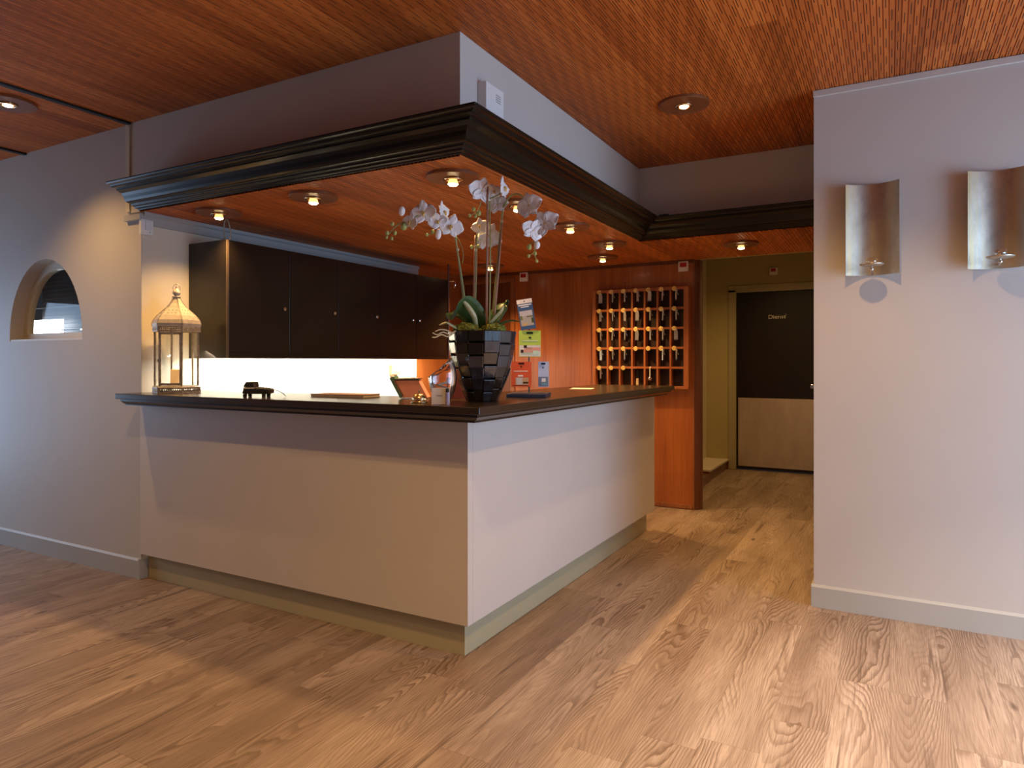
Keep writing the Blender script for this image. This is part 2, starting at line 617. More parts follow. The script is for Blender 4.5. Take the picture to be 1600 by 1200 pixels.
# right wall and corridor side
bm = B()
box(bm, RX, XR, RWY, RWY + .15, 0, ZC)
box(bm, RX, RX + .15, RWY + .15, YD + .1, 0, ZC)
struct('wall_right', bm, M['wall'], 'pale grey wall carrying the metal candle plates', 'wall')
bm = B()
box(bm, RX - .004, XR, RWY - .011, RWY, ZC - .036, ZC - .001)
struct('trim_right', bm, M['wall'], 'narrow painted strip along the top of the right wall', 'trim', bevel=0.004)
bm = B()
prof = [(0, 0), (.012, 0), (.012, .104), (.004, .116), (0, .116)]


def skirting(x0, x1, yw, ends=0.0):
    bm = B()
    A = [bm.verts.new((x0, yw - o, z)) for o, z in prof]
    D = [bm.verts.new((x1, yw - o, z)) for o, z in prof]
    n = len(prof)
    for i in range(n):
        bm.faces.new((A[i], A[(i + 1) % n], D[(i + 1) % n], D[i]))
    bm.faces.new(A[::-1])
    bm.faces.new(D)
    return bm


bm.free()
bm = skirting(RX - .012, XR, RWY)
box(bm, RX - .012, RX, RWY, RWY + .3, 0, .112)
struct('baseboard_right', bm, M['base'], 'grey painted baseboard along the right wall', 'baseboard')
bm = skirting(XL, -3.84, WLY)
box(bm, -3.84, -3.826, WLY - .015, 2.49, 0, .116)
struct('baseboard_left', bm, M['base'], 'grey painted baseboard under the arched window', 'baseboard')

# unseen sides of the hall with their windows
bm = B()
box(bm, XR, XR + .15, YR, RWY + .15, 0, .10)
box(bm, XR, XR + .15, YR, RWY + .15, 2.14, ZC)
for y0, y1 in ((YR, .68), (1.82, 1.94), (3.7, RWY + .15)):
    box(bm, XR, XR + .15, y0, y1, .10, 2.14)
struct('wall_window_side', bm, M['wall'], 'window wall of the hall to the right of the camera', 'wall')
bm = B()
box(bm, XL, XR, YR - .15, YR, 0, ZC)
struct('wall_rear', bm, M['wall'], 'rear wall of the hall behind the camera', 'wall')
bm = B()
box(bm, XL - .12, XL, YR - .15, WLY + .13, 0, .38)
box(bm, XL - .12, XL, YR - .15, WLY + .13, 1.82, ZC)
for y0, y1 in ((YR - .15, .68), (2.22, WLY + .13)):
    box(bm, XL - .12, XL, y0, y1, .38, 1.82)
struct('wall_side_left', bm, M['wall'], 'far left side wall of the hall', 'wall')

# arched window: frame, sill, pane and the dim blind of the room behind
win = thing('window_1', 'small arched window with cream frame in the left wall', 'window', (0, 0, 0))
win['kind'] = 'structure'


def ring_plate(o, i, y0, y1):
    return plate_with_hole(o, i, y0, y1)


obj('window_frame', ring_plate(arch(0.0), arch(0.055, zlift=.055), WLY + .085, WLY + .125), M['cream'], win)
bm = B()
box(bm, AX0 + .002, AX1 - .002, WLY + .004, WLY + .09, AZ0 + .0005, AZ0 + .012)
obj('window_sill', bm, M['cream'], win)
bm = B()
vs = [bm.verts.new((x, WLY + .104, z)) for x, z in arch(0.05, zlift=.05)]
f = bm.faces.new(vs)
ext = bmesh.ops.extrude_face_region(bm, geom=[f])
for v in [e for e in ext['geom'] if isinstance(e, bmesh.types.BMVert)]: v.co.y += .004
obj('pane', bm, M['windowglass'], win)
# the dim room behind that window, its slatted blind hanging free
bm = B()
for k in range(34):
    z = 1.05 + k * .040
    obox(bm, (-5.9, 3.60, z), (1.3, 0, 0), (0, .006, .0), (0, .002, .0185))
struct('blind_beyond', bm, plain('dark_blind_slats', (.05, .045, .05), 0.6), 'dark slatted blind seen through the arched window', 'wall')
wv = thing('window_2', 'bright far window seen low through the arched window', 'window', (-7.28, 3.50, 1.0))
wv['kind'] = 'structure'
obj('pane', bx(-.12, .575, .02, .03, .30, .665), emit('daylight_pane', (.92, .97, 1), 7.0), wv)
obj('pane', bx(.905, 1.4, .02, .03, .30, .63), bpy.data.materials['daylight_pane'], wv)
obj('window_frame', bx(.58, .90, .0, .015, .555, .566), M['whiteplastic'], wv)
obj('rail', bx(-.16, 1.9, .0, .015, .772, .782), plain('blue_grey_rail', (.30, .36, .42), .4), wv)
obj('post', bx(-.10, -.02, -.01, .01, .67, .86), plain('blue_post', (.08, .14, .2), .4), wv)

# trims: bulkhead joint strip, ceiling joint strips, coving behind the counter
bm = B()
box(bm, -3.953, -3.918, WLY - .018, WLY, 2.15, ZC)
struct('trim_1', bm, M['cream'], 'vertical grey joint strip between left wall and bulkhead', 'trim')
bm = B()
box(bm, -3.93, -3.90, YR, WLY - .02, ZC - .012, ZC + .004)
struct('trim_2', bm, M['dark'], 'dark ceiling joint strip meeting the bulkhead corner', 'trim')
bm = B()
box(bm, -5.12, -5.09, YR, WLY - .001, ZC - .012, ZC + .004)
struct('trim_3', bm, M['dark'], 'dark ceiling joint strip over the arched window', 'trim')
bm = B()
cv = [(0, 2.072), (.02, 2.072), (.02, 2.118), (.032, 2.126), (.032, ZL), (0, ZL)]
A = [bm.verts.new((WX + o, WLY + .0, z)) for o, z in cv]
D = [bm.verts.new((WX + o, 5.10, z)) for o, z in cv]
for i in range(6): bm.faces.new((A[i], A[(i + 1) % 6], D[(i + 1) % 6], D[i]))
bm.faces.new(A[::-1]); bm.faces.new(D)
box(bm, -3.965, WX + .02, WLY - .022, WLY, 2.098, 2.132)
struct('trim_4', bm, M['trimgrey'], 'pale grey coving along the wall above the black cabinets', 'trim')

# cornice around the canopy
cp = [(0, 2.150), (.012, 2.150), (.016, 2.157), (.032, 2.157), (.036, 2.166), (.052, 2.168), (.056, 2.178), (.074, 2.180), (.084, 2.186),
      (.092, 2.197), (.100, 2.213), (.112, 2.227), (.132, 2.236), (.138, 2.236), (.138, 2.246), (.165, 2.248), (.172, 2.252), (.176, 2.260), (.194, 2.262), (.200, 2.268), (.200, 2.275), (0, 2.275)]
bm = sweep(B(), cp, [(-3.83, FY), (SX, FY), (SX, 4.81), (RX, 4.81)])
box(bm, -1.40, -1.335, 4.63, 4.70, 2.275, 2.288)
struct('trim_5', bm, M['crown'], 'glossy black stepped cornice around the canopy', 'cornice', bevel=0.003)

# panelled back wall, post and skirting
bm = B()
box(bm, -3.22, -1.475, YB, YB + .1, 0, ZL)
box(bm, WX, -3.22, YB, YB + .1, 2.09, ZL)
struct('wall_back', bm, M['panel'], 'red-brown wood panelled wall behind the key rack', 'wall')
bm = B()
box(bm, -1.478, -1.462, YB - .004, YB + .02, .0, ZL - .001)
struct('trim_6', bm, M['panel_trim'], 'light worn edging strip at the right end of the panelled wall', 'trim')
bm = lathe(B(), [(.062, 0), (.062, ZL - .003)], 24, (-1.475, YB + .085, 0))
for v in bm.verts:
    v.co.x = max(v.co.x, -1.51)
    v.co.y = YB + .085 + (v.co.y - YB - .085) * 1.25
struct('trim_7', bm, M['postwood'], 'dark rounded wooden post at the corridor opening', 'post', smooth=False)
bm = B()
box(bm, -3.22, -1.478, YB - .012, YB, 0.006, .04)
struct('baseboard_back', bm, M['panel_trim'], 'low wooden skirting under the panelled wall', 'baseboard', bevel=0.002)
bm = B()
box(bm, WX, -1.47, YB - .012, YB, ZL - .03, ZL - .001)
struct('trim_8', bm, M['postwood'], 'dark cover strip where panelled wall meets canopy ceiling', 'trim')

dr = thing('door_2', 'wooden door beside the black cabinets in the panelled wall', 'door', (-3.525, YB, 0))
dr['kind'] = 'structure'
obj('door_leaf', bx(-.28, .27, .02, .06, .01, 2.05), M['panel_dark'], dr)
bm = B()
box(bm, .27, .315, -.015, .09, 0, 2.095)
box(bm, -.303, -.28, -.015, .09, 0, 2.095)
box(bm, -.28, .27, -.015, .09, 2.05, 2.095)
obj('door_frame', bm, M['panel_trim'], dr, bevel=.003)

# corridor
bm = B()
box(bm, -2.75, RX, YD, YD + .1, 2.125, 2.75)
box(bm, -2.75, -1.60, YD, YD + .1, 0, 2.125)
box(bm, -.665, RX, YD, YD + .1, 0, 2.125)
struct('wall_corridor', bm, M['olive'], 'olive wall around the dark door at the corridor end', 'wall')
bm = B()
box(bm, -2.75, RX, YB + .03, YD, 2.62, 2.72)
box(bm, -1.5, RX, YB + .02, YB + .06, ZL, 2.72)
struct('ceiling_corridor', bm, M['olive'], 'plain olive ceiling of the corridor', 'ceiling')
bm = B()
box(bm, -2.02, -1.93, 7.98, YD, .118, 2.62)
box(bm, -2.75, -2.65, YB + .2, YD, 0, 2.62)
struct('wall_corridor_left', bm, M['cream'], 'cream wall edge at the left of the corridor', 'wall')
d3 = thing('door_3', 'narrow strip of a glazed door left in the corridor', 'door', (-1.95, 7.6, .118))
d3['kind'] = 'structure'
obj('door_frame', bx(-.03, .03, .33, .378, 0, 2.45), M['cream'], d3)
obj('door_leaf', bx(-.02, .02, -.5, .33, .02, 2.1), M['dark'], d3)
bm = B()
box(bm, -2.64, -1.665, 7.35, YD - .001, .10, .118)
box(bm, -2.64, -1.80, 6.9, 7.35, .10, .118)
st = thing('platform', 'low cream step at the left of the corridor', 'step', (0, 0, 0))
obj('tread', bm, M['cream'], st)
bm = B()
box(bm, -2.64, -1.68, 7.35, YD - .001, 0.0, .10)
box(bm, -2.64, -1.66, 6.55, 7.35, 0.0, .085)
obj('riser', bm, M['postwood'], st)
st['kind'] = 'structure'
struct('baseboard_corridor', bx(-1.68, -1.645, YD - .016, YD, 0, .075), M['postwood'], 'short brown skirting left of the dark door', 'baseboard')

dd = thing('door_1', 'black service door with steel kick plate at corridor end', 'door', (-1.585, YD, 0))
dd['kind'] = 'structure'
obj('door_leaf', bx(.003, .897, .02, .06, .014, 2.075), M['doorblack'], dd)
bm = B()
box(bm, -.085, -.0, -.018, .1, 0, 2.115)
box(bm, .9, .985, -.018, .1, 0, 2.115)
box(bm, -.085, .985, -.018, .1, 2.08, 2.165)
obj('door_frame', bm, M['oliveframe'], dd, bevel=.006)
obj('kick_plate', bx(.022, .88, .016, .0198, .045, .845), M['kick'], dd)
obj('threshold', bx(0, .9, .0, .08, .001, .006), M['steel'], dd)
bm = lathe(B(), [(.026, 0), (.026, .01), (.018, .014)], 24)
lk = obj('door_lock', bm, M['chrome'], dd, loc=(.823, .02, .99), rot=(PI / 2, 0, 0))
obj('key_slot', bx(-.002, .002, -.010, .010, .0142, .0146), M['dark'], lk)
cu = bpy.data.curves.new('door_text', 'FONT')
cu.body = 'Dienst'
cu.size = .075
cu.extrude = .001
cu.resolution_u = 3
tmp = bpy.data.objects.new('tmp', cu)
C.objects.link(tmp)
dg = bpy.context.evaluated_depsgraph_get()
tm = bpy.data.meshes.new_from_object(tmp.evaluated_get(dg))
bpy.data.objects.remove(tmp)
tm.name = 'door_sign'
tm.materials.clear()
tm.materials.append(M['whiteplastic'])
ts = bpy.data.objects.new('door_sign', tm)
C.objects.link(ts)
ts.parent = dd
ts.location = (.355, .0185, 1.765)
ts.rotation_euler = (PI / 2, 0, 0)
ts.scale = (.95, .85, 1)
sg = obj('sign_mark', obox(B(), (.545, .0185, 1.80), (.003, 0, .022), (0, .0008, 0), (.002, 0, -.0006)), M['steel'], dd)
spot('corridor_fill_light', (-1.05, 7.0, 2.58), 66, WARM, 150, 1.0, .06)  # unseen lamp added to brighten the corridor, no fixture built
# daylight that leaks under that door
area('daylight_under_door', (-.95, YD + .35, .5), (R(60), 0, 0), .5, .5, 4, (.8, .9, 1))

# ------------------------------------------------------------------ reception counter
desk = thing('reception_desk', 'pale grey L-shaped reception desk under the dark countertop', 'reception desk', (FX, FY, 0))
YE = 5.05
obj('front_panel', bx(WX + .004 - FX, 0, 0, .04, .148, 1.022), M['counter'], desk, bevel=.002)
obj('side_panel', bx(-.04, 0, .0405, YE - FY, .148, 1.022), M['counter'], desk, bevel=.002)
bm = B()
box(bm, WX + .02 - FX, -.045, .045, .07, 0, .1478)
box(bm, -.07, -.045, .0705, YE - FY - .06, 0, .1478)
obj('plinth', bm, M['sage'], desk)
bm = B()
box(bm, WX + .02 - FX, -.42, .35, .37, 0, .7)
box(bm, -.40, -.38, .36, YE - FY, 0, .7)
obj('inner_panel', bm, M['cab'], desk)
ctop = thing('countertop', 'dark brown L-shaped countertop with stepped front edge', 'countertop', (0, 0, 1.022))
bm = B()
pl = [(-3.812, FY - .211), (FX + .152, FY - .152 - .004), (FX + .152, 5.06), (-2.02, 5.06), (-2.02, 2.83), (-3.812, 2.83)]
pl[0] = (-3.812, FY - .156)
vs = [bm.verts.new((x, y, .038)) for x, y in pl]
f = bm.faces.new(vs)
ext = bmesh.ops.extrude_face_region(bm, geom=[f])
for v in [e for e in ext['geom'] if isinstance(e, bmesh.types.BMVert)]: v.co.z = .068
obj('top_board', bm, M['ctop'], ctop, bevel=.003)
mp = [(0, 0), (.095, 0), (.095, .006), (.108, .012), (.118, .020), (.124, .024), (.124, .0378), (0, .0378)]
obj('edge_moulding', sweep(B(), mp, [(-3.812, FY), (FX, FY), (FX, 5.06)]), M['ctop'], ctop)

# ------------------------------------------------------------------ black wall cabinets
CXF, CZ0, CZ1 = -3.474, 1.29, 2.003


def cabinet(y0, doors, knobs, label, first=False):
    t = thing('wall_cabinet', label, 'cabinet', (WX, y0, CZ0), 0, 'black wall cabinets')
    y1 = doors[-1]
    D = CXF - WX
    bm = B()
    box(bm, .001, D - .02, .001, y1 - y0 - .001, .034, CZ1 - CZ0)
    obj('carcass', bm, M['cab'], t)
    obj('light_valance', bx(D - .03, D - .004, .001, y1 - y0 - .001, 0, .0375), M['cab'], t)
    a = y0
    for k, b in enumerate(doors):
        d = obj('door', bx(D - .0195, D, a - y0 + .0018, b - y0 - .0018, .037, CZ1 - CZ0 - .002), M['cab'], t, bevel=.0012)
        d['label'] = 'glossy black cabinet door'
        for ky in knobs[k]:
            bm = lathe(B(), [(.011, 0), (.013, .004), (.013, .010), (.009, .013)], 16)
            obj('lock', bm, M['chrome'], d, loc=(D, ky - y0, .325), rot=(0, PI / 2, 0), smooth=False)
        a = b
    if first:
        obj('end_panel', bx(.001, D - .009, -.012, .0005, .0, CZ1 - CZ0), M['cab'], t)
        obj('corner_strip', bx(D - .009, D + .001, -.012, .0005, .0, CZ1 - CZ0), M['edge'], t)
    return t


cabinet(2.766, [3.238], [[3.194]], 'leftmost black wall cabinet, its side panel facing the lantern', True)
cabinet(3.238, [3.693, 4.166], [[3.655], [4.116]], 'middle two-door black wall cabinet above the notepad')
cabinet(4.166, [4.627, 5.085], [[4.578], [4.668]], 'farthest black wall cabinet, two locks side by side, behind the orchid')
area('under_cabinet_light', (-3.62, 3.90, 1.318), (0, R(24), 0), .10, 2.34, 46, (1, .97, .84))

t = thing('corner_pole', 'thin reddish wooden pole at the far end of the black cabinets', 'pole', (-3.474, 5.10, 1.29))
obj('pole_shaft', lathe(B(), [(.011, 0), (.011, .853)], 12), M['postwood'], t)
bm = tube(B(), smooth_path([(.012, 0, .70), (.05, .02, .70), (.06, .02, .67), (.05, .02, .645), (.035, .02, .655)], 4), .004, 6)
obj('hook', bm, M['chrome'], t)

# ------------------------------------------------------------------ downlights


def downlight(x, y, z, label, group, hang, power, r=.126, aim=None):
    t = thing('downlight', label, 'ceiling light', (x, y, z), 0, group)
    obj('wooden_disc', lathe(B(), [(r, .0), (r, -.013), (r - .003, -.016)], 48), M['discwood'], t)
    z0 = -.016
    bm = lathe(B(), [(.034, z0), (.046, z0 - .001), (.047, z0 - .005), (.036, z0 - .007), (.032, z0 - .005)], 32, cap0=False, cap1=False)
    obj('brass_ring', bm, M['brass'], t, smooth=True)
    zb = z0 - hang
    bm = lathe(B(), [(.018, z0 - .001), (.023, z0 - hang * .5), (.025, zb)], 24, cap0=True, cap1=False)
    if hang > .015:
        obj('lamp_shell', bm, M['brassglow'], t, smooth=True)
    else:
        bm.free()
    obj('bulb', lathe(B(), [(.0245, zb), (.019, zb - .006), (.001, zb - .008)], 24), M['bulb'], t, smooth=True)
    spot('downlight_lamp', (0, 0, zb - .014), power, parent=t, aim=aim)
    return t


M['bulb'] = emit('halogen_glow', (1, .80, .48), 14)
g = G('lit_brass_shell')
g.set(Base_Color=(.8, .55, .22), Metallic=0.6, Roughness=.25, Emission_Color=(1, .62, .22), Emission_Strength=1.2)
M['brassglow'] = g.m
LOW = 'downlights under the canopy'
HALL = 'downlights in the hall ceiling'
for k, x, y, lab in [(.5, -3.42, 2.655, 'canopy downlight nearest the left wall, above the lantern'),
                  (.42, -2.655, 2.64, 'canopy downlight, second from left along the front cornice'),
                  (.45, -1.80, 2.68, 'canopy downlight in the front corner just above the orchid'),
                  (.9, -1.80, 3.32, 'canopy downlight hidden behind the right orchid flowers'),
                  (.8, -1.80, 4.03, 'canopy downlight right of the orchid along the side cornice'),
                  (.4, -1.81, 4.76, 'canopy downlight by the inner cornice corner'),
                  (1.0, -2.09, 5.34, 'canopy downlight above the key rack'),
                  (1.1, -3.174, 5.33, 'canopy downlight far behind the orchid stems'),
                  (.38, -.958, 5.22, 'downlight before the corridor, right of the cornice corner')]:
    downlight(x, y, ZL, lab, LOW, .024, P_LOW * k, aim=(-.08, -.0, -1) if x < -3.4 else None)
for x, y, lab in [(-.978, 3.70, 'hall ceiling downlight above the corridor mouth'),
                  (-4.17, 1.91, 'hall ceiling downlight at the left picture edge')
                  ]:
    downlight(x, y, ZC, lab, HALL, .004, P_MAIN * (.7 if y > 3 else .8), .134)

# ------------------------------------------------------------------ small fittings on the walls


def alarm(loc, label):
    t = thing('call_indicator', label, 'alarm box', loc, 0, 'white call indicators with red windows')
    obj('housing', bx(-.043, .043, -.026, 0, -.043, .043), M['whiteplastic'], t, bevel=.004)
    obj('red_window', bx(-.028, .028, -.029, -.0262, -.006, .030), M['red'], t)
    return t


alarm((-3.105, YB, 2.09), 'white box with red window on panelled wall behind the orchid')
alarm((-1.552, YB - .001, 2.088), 'white box with red window above the right end of the key rack')
alarm((-1.167, YD - .001, 2.308), 'white box with red window above the service door')

t = thing('motion_sensor', 'small white motion sensor under the left end of the cornice', 'sensor', (WX, 2.468, 2.012))
obj('housing', bx(0, .022, -.038, .038, 0, .09), M['whiteplastic'], t, bevel=.004)
obj('lens', bx(.0222, .027, -.012, .026, .028, .082), plain('frosted_lens', (.72, .74, .78), .3), t, bevel=.002)
obj('led', lathe(B(), [(.0025, 0), (.0025, .002)], 10), M['dark'], t, loc=(.0222, .016, .018), rot=(0, PI / 2, 0))

t = thing('wall_sounder', 'white plastic sounder box standing above the cornice on the bulkhead', 'alarm box', (SX, 2.655, 2.277))
obj('housing', bx(0, .045, -.078, .078, 0, .232), M['whiteplastic'], t, bevel=.003)
bm = B()
for r in range(4):
    for q in range(5):
        box(bm, .0452, .0462, .006 + q * .009, .011 + q * .009, .165 + r * .010, .169 + r * .010)
obj('grille', bm, M['cable'], t)

t = thing('wall_socket', 'light brown wooden socket box on the lit white wall', 'socket', (WX, 4.762, 1.155))
wm = wood('socket_wood', (.42, .22, .10), (.55, .31, .15), 'z', 60, .45)
obj('housing', bx(0, .035, -.06, .06, 0, .085), wm, t, bevel=.004)
obj('switch', bx(.0352, .042, .0, .038, .028, .058), M['whiteplastic'], t, bevel=.003)
obj('base', bx(0, .02, -.045, -.005, -.014, -.0002), wm, t)
t = thing('cable', 'thin dark cable loop above the first black cabinet', 'cable', (WX, 2.775, 2.003))
bm = tube(B(), smooth_path([(.30, .01, .0), (.30, .0, .06), (.31, .0, .12), (.33, .005, .12), (.345, .01, .06), (.345, .01, .002)], 4), .004, 6)
obj('wire', bm, M['cable'], t)

# ------------------------------------------------------------------ candle plates on the right wall
g = G('tealight_wax')
g.set(Base_Color=(.8, .78, .72), Roughness=.5)
M['wax'] = g.m


def sconce(xc, label):
    t = thing('candle_sconce', label, 'candle sconce', (xc, RWY, 1.70), 0, 'curved metal candle sconces')
    W, Hh = .117, .455
    bm = B()
    n = 14
    rows = []
    for z in (0, Hh):
        fr, bk = [], []
        for i in range(n + 1):
            x = -W + 2 * W * i / n
            y = -.010 - .052 * (x / W) ** 2
            fr.append(bm.verts.new((x, y, z)))
            bk.append(bm.verts.new((x, y + .003, z)))
        rows.append((fr, bk))
    (f0, b0), (f1, b1) = rows
    for i in range(n):
        bm.faces.new((f0[i], f0[i + 1], f1[i + 1], f1[i]))
        bm.faces.new((b0[i], b1[i], b1[i + 1], b0[i + 1]))
        bm.faces.new((f0[i], b0[i], b0[i + 1], f0[i + 1]))
        bm.faces.new((f1[i], f1[i + 1], b1[i + 1], b1[i]))
    bm.faces.new((f0[0], f1[0], b1[0], b0[0]))
    bm.faces.new((f0[n], b0[n], b1[n], f1[n]))
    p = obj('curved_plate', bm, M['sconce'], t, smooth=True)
    e = p.modifiers.new('e', 'EDGE_SPLIT')
    e.split_angle = R(40)
    bm = lathe(B(), [(.03, 0), (.050, .004), (.055, .010), (.054, .011), (.028, .003)], 36, cap0=True, cap1=True)
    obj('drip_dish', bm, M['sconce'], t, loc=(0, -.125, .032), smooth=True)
    bm = tube(B(), smooth_path([(0, -.012, .020), (0, -.06, .012), (0, -.11, .012), (0, -.125, .032)], 4), .0035, 8)
    obj('arm', bm, M['steel'], t)
    ball_ = B()
    ball(ball_, (0, -.125, .018), .009)
    obj('finial', ball_, M['chrome'], t, smooth=True)
    bm = lathe(B(), [(.021, .0), (.028, .034), (.0262, .034), (.0195, .003)], 28, cap0=True, cap1=True)
    c = tag(obj('tealight_glass', bm, M['cupglass'], None, smooth=True, loc=(xc, RWY - .125, 1.70 + .0365)),
            'clear glass tealight cup on the ' + ('left' if xc < .2 else 'right') + ' candle plate', 'candle holder', 'glass tealight cups')
    obj('wax', lathe(B(), [(.0185, .0045), (.020, .012)], 24), M['wax'], c)
    return t


sconce(-.076, 'left curved silver candle plate, wholly inside the picture')
sconce(.434, 'right curved silver candle plate, cut by the picture edge')

# ------------------------------------------------------------------ key rack
RX0, RX1, RZ0, RZ1 = -2.368, -1.494, 1.036, 1.912
KD = .075
t = thing('key_rack', 'red-brown wooden pigeonhole rack holding the hotel keys', 'key rack', (RX0, YB, RZ0))
RW, RH = RX1 - RX0, RZ1 - RZ0
bm = B()
F_ = .03
box(bm, 0, F_, -KD, -.001, 0, RH)
box(bm, RW - F_ - .012, RW, -KD, -.001, 0, RH)
box(bm, F_, RW - F_ - .012, -KD, -.001, 0, .022)
box(bm, F_, RW - F_ - .012, -KD, -.001, RH - .024, RH)
obj('frame', bm, M['rack'], t, bevel=.0015)
IN0, IN1 = F_, RW - F_ - .012
CW = (IN1 - IN0) / 7
ZR = [RH - .012 - k * (RH - .023) / 5 for k in range(6)]
for k in range(1, 7):
    obj('divider', bx(IN0 + k * CW - .008, IN0 + k * CW + .008, -KD + .004, -.006, .0225, RH - .0245), M['rack'], t)
for k in range(1, 5):
    obj('shelf', bx(IN0 + .0005, IN1 - .0005, -KD + .002, -.006, ZR[k] - .009, ZR[k] + .009), M['rack'], t)
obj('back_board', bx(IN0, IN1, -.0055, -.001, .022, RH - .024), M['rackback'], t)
DISC = B()
lathe(DISC, [(.0205, 0), (.0205, .0015), (.017, .0028)], 20)
disc0 = None
ORD = ['first', 'second', 'third', 'fourth', 'fifth', 'sixth', 'seventh']
ROWN = ['top row', 'second row', 'third row', 'fourth row', 'bottom row']


def cellx(c): return IN0 + (c + .5) * CW - .022


KEYS = {}
for r, row in enumerate(['WtTMWtt', 'MtMWttt', 'tttWttW', 'Mtt..tt', 't......']):
    for c, k in enumerate(row):
        has_disc = r < 4 or c < 3
        if has_disc:
            if disc0 is None:
                disc0 = obj('number_disc', DISC, M['brassdull'], t, rot=(PI / 2, 0, 0))
                d = disc0
            else:
                d = disc0.copy()
                C.objects.link(d)
            d.location = (cellx(c), -KD - .0005, ZR[r] - .004)
            bmh = None
            hk = obj('hook', tube(B(), [(0, 0, 0), (0, -.006, 0), (0, -.011, .002), (0, -.012, .007)], .0016, 6), M['brass'], t,
                     loc=(cellx(c) + .019, -KD - .0005, ZR[r] - .004))
        if k != '.': KEYS[(r, c)] = k


def make_key(width, thick):
    t = bpy.data.objects.new('room_key', None)
    t.empty_display_size = .02
    C.objects.link(t)
    bm = B()
    tube(bm, [(0.009 * math.sin(a), 0, -.009 + .009 * math.cos(a)) for a in [2 * PI * i / 14 for i in range(14)]], .0011, 6)
    obj('key_ring', bm, M['chrome'], t)
    bm = B()
    w0, w1 = width * .30, width * .5
    prof = [(-w0, -.018), (w0, -.018), (w1, -.034), (w1, -.098), (-w1, -.098), (-w1, -.034)]
    A = [bm.verts.new((x, -thick, z)) for x, z in prof]
    D = [bm.verts.new((x, thick, z)) for x, z in prof]
    bm.faces.new(A); bm.faces.new(D[::-1])
    for i in range(6): bm.faces.new((A[i], A[(i + 1) % 6], D[(i + 1) % 6], D[i]))
    obj('tag', bm, M['tag'], t, bevel=.0006, seg=1)
    obj('tag_foot', bx(-w1 - .0008, w1 + .0008, -thick - .0012, thick + .0012, -.106, -.099), M['chrome'], t)
    bm = lathe(B(), [(.0075, 0), (.0075, .002)], 12, (0, 0, 0))
    bm2 = bm
    for v in bm2.verts: v.co = Vector((v.co.x, v.co.z, v.co.y))
    box(bm2, -.002, .002, 0, .002, -.042, -.006)
    box(bm2, .002, .007, 0, .002, -.040, -.034)
    box(bm2, .002, .006, 0, .002, -.030, -.026)
    obj('key_blade', bm2, M['steel'], t, loc=(.004, .006, -.022), rot=(0, R(-16), R(40)))
    return t


M['tag'] = plain('steel_tag', (.74, .72, .68), .3, .85, .05, 60)
protos = {'W': make_key(.032, .0022), 'M': make_key(.022, .0022), 't': make_key(.012, .003), 'T': make_key(.013, .003)}
used = set()
LOOK = {'W': 'broad flat steel tag', 'M': 'half-turned steel tag', 't': 'narrow edge-on steel tag', 'T': 'narrow edge-on steel tag'}
for (r, c), k in KEYS.items():
    if k not in used:
        o = protos[k]; used.add(k)
    else:
        o = copy_tree(protos[k])
    o.location = (RX0 + cellx(c) + .019 + rng.uniform(-.002, .002), YB - KD - .013, RZ0 + ZR[r] + .001)
    o.rotation_euler = (0, R(rng.uniform(-2.5, 2.5)), R(rng.uniform(-14, 14)))
    tag(o, 'room key with %s, %s hole of the key rack\'s %s' % (LOOK[k], ORD[c], ROWN[r]), 'key', 'room keys on the key rack')
t2 = thing('room_key', 'key on dark cord with pale wooden peg, bottom row of key rack', 'key', (RX0 + cellx(3) + .02, YB - KD - .008, RZ0 + ZR[4] + .004), 0)
bm = B()
tube(bm, [(-.007, 0, -.10), (-.006, 0, -.05), (0.001, 0, .0), (.007, 0, -.05), (.006, 0, -.10)], .0016, 6)
obj('cord', bm, M['blackplastic'], t2)
obj('wooden_peg', lathe(B(), [(.012, -.165), (.0125, -.14), (.011, -.098)], 16), plain('pale_peg', (.74, .55, .36), .5), t2, smooth=False)
t2 = thing('room_key', 'white cord with round steel ball, bottom row of key rack', 'key', (RX0 + cellx(4) + .02, YB - KD - .016, RZ0 + ZR[4] + .004), 0)
obj('cord', tube(B(), [(0, .012, .002), (0, 0, -.004), (0, 0, -.08)], .005, 8), M['whiteplastic'], t2)
bm = B(); ball(bm, (0, 0, -.098), .019)
obj('steel_ball', bm, M['chrome'], t2, smooth=True)

# ------------------------------------------------------------------ lantern
LZ = 1.0905
t = thing('lantern', 'tall hexagonal weathered metal lantern at the left end of countertop', 'lantern', (-3.635, 2.535, LZ), R(38))
M['lant'] = plain('weathered_zinc', (.42, .37, .31), .5, .55, .3, 45, bump=.2)
M['lantroof'] = plain('weathered_white_metal', (.60, .53, .45), .5, .35, .14, 35, bump=.15)
HR = .128


def hexpts(r, z, a0=0.0): return [Vector((r * math.cos(a0 + PI / 3 * i), r * math.sin(a0 + PI / 3 * i), z)) for i in range(6)]


def pierced_band(r, z0, z1, n, hole_h):
    """a hexagonal band whose faces carry a row of real holes"""
    bm = B()
    P = hexpts(r, 0)
    for i in range(6):
        a, b = P[i], P[(i + 1) % 6]
        u = (b - a)
        nrm = Vector((u.y, -u.x, 0)).normalized() * -.0012
        uh = u.normalized()
        L = u.length
        def bar(s0, s1, q0, q1):
            c = a + uh * (s0 + s1) / 2 + Vector((0, 0, (q0 + q1) / 2))
            obox(bm, c, uh * (s1 - s0) / 2, nrm, (0, 0, (q1 - q0) / 2))
        zm = (z0 + z1) / 2
        bar(0, L, z0, zm - hole_h / 2)
        bar(0, L, zm + hole_h / 2, z1)
        bar(0, L, zm - .0012, zm + .0012)
        for k in range(n + 1):
            s = L * k / n
            wd = .0022 if 0 < k < n else .007
            bar(max(0, s - wd), min(L, s + wd), zm - hole_h / 2, zm + hole_h / 2)
    return bm


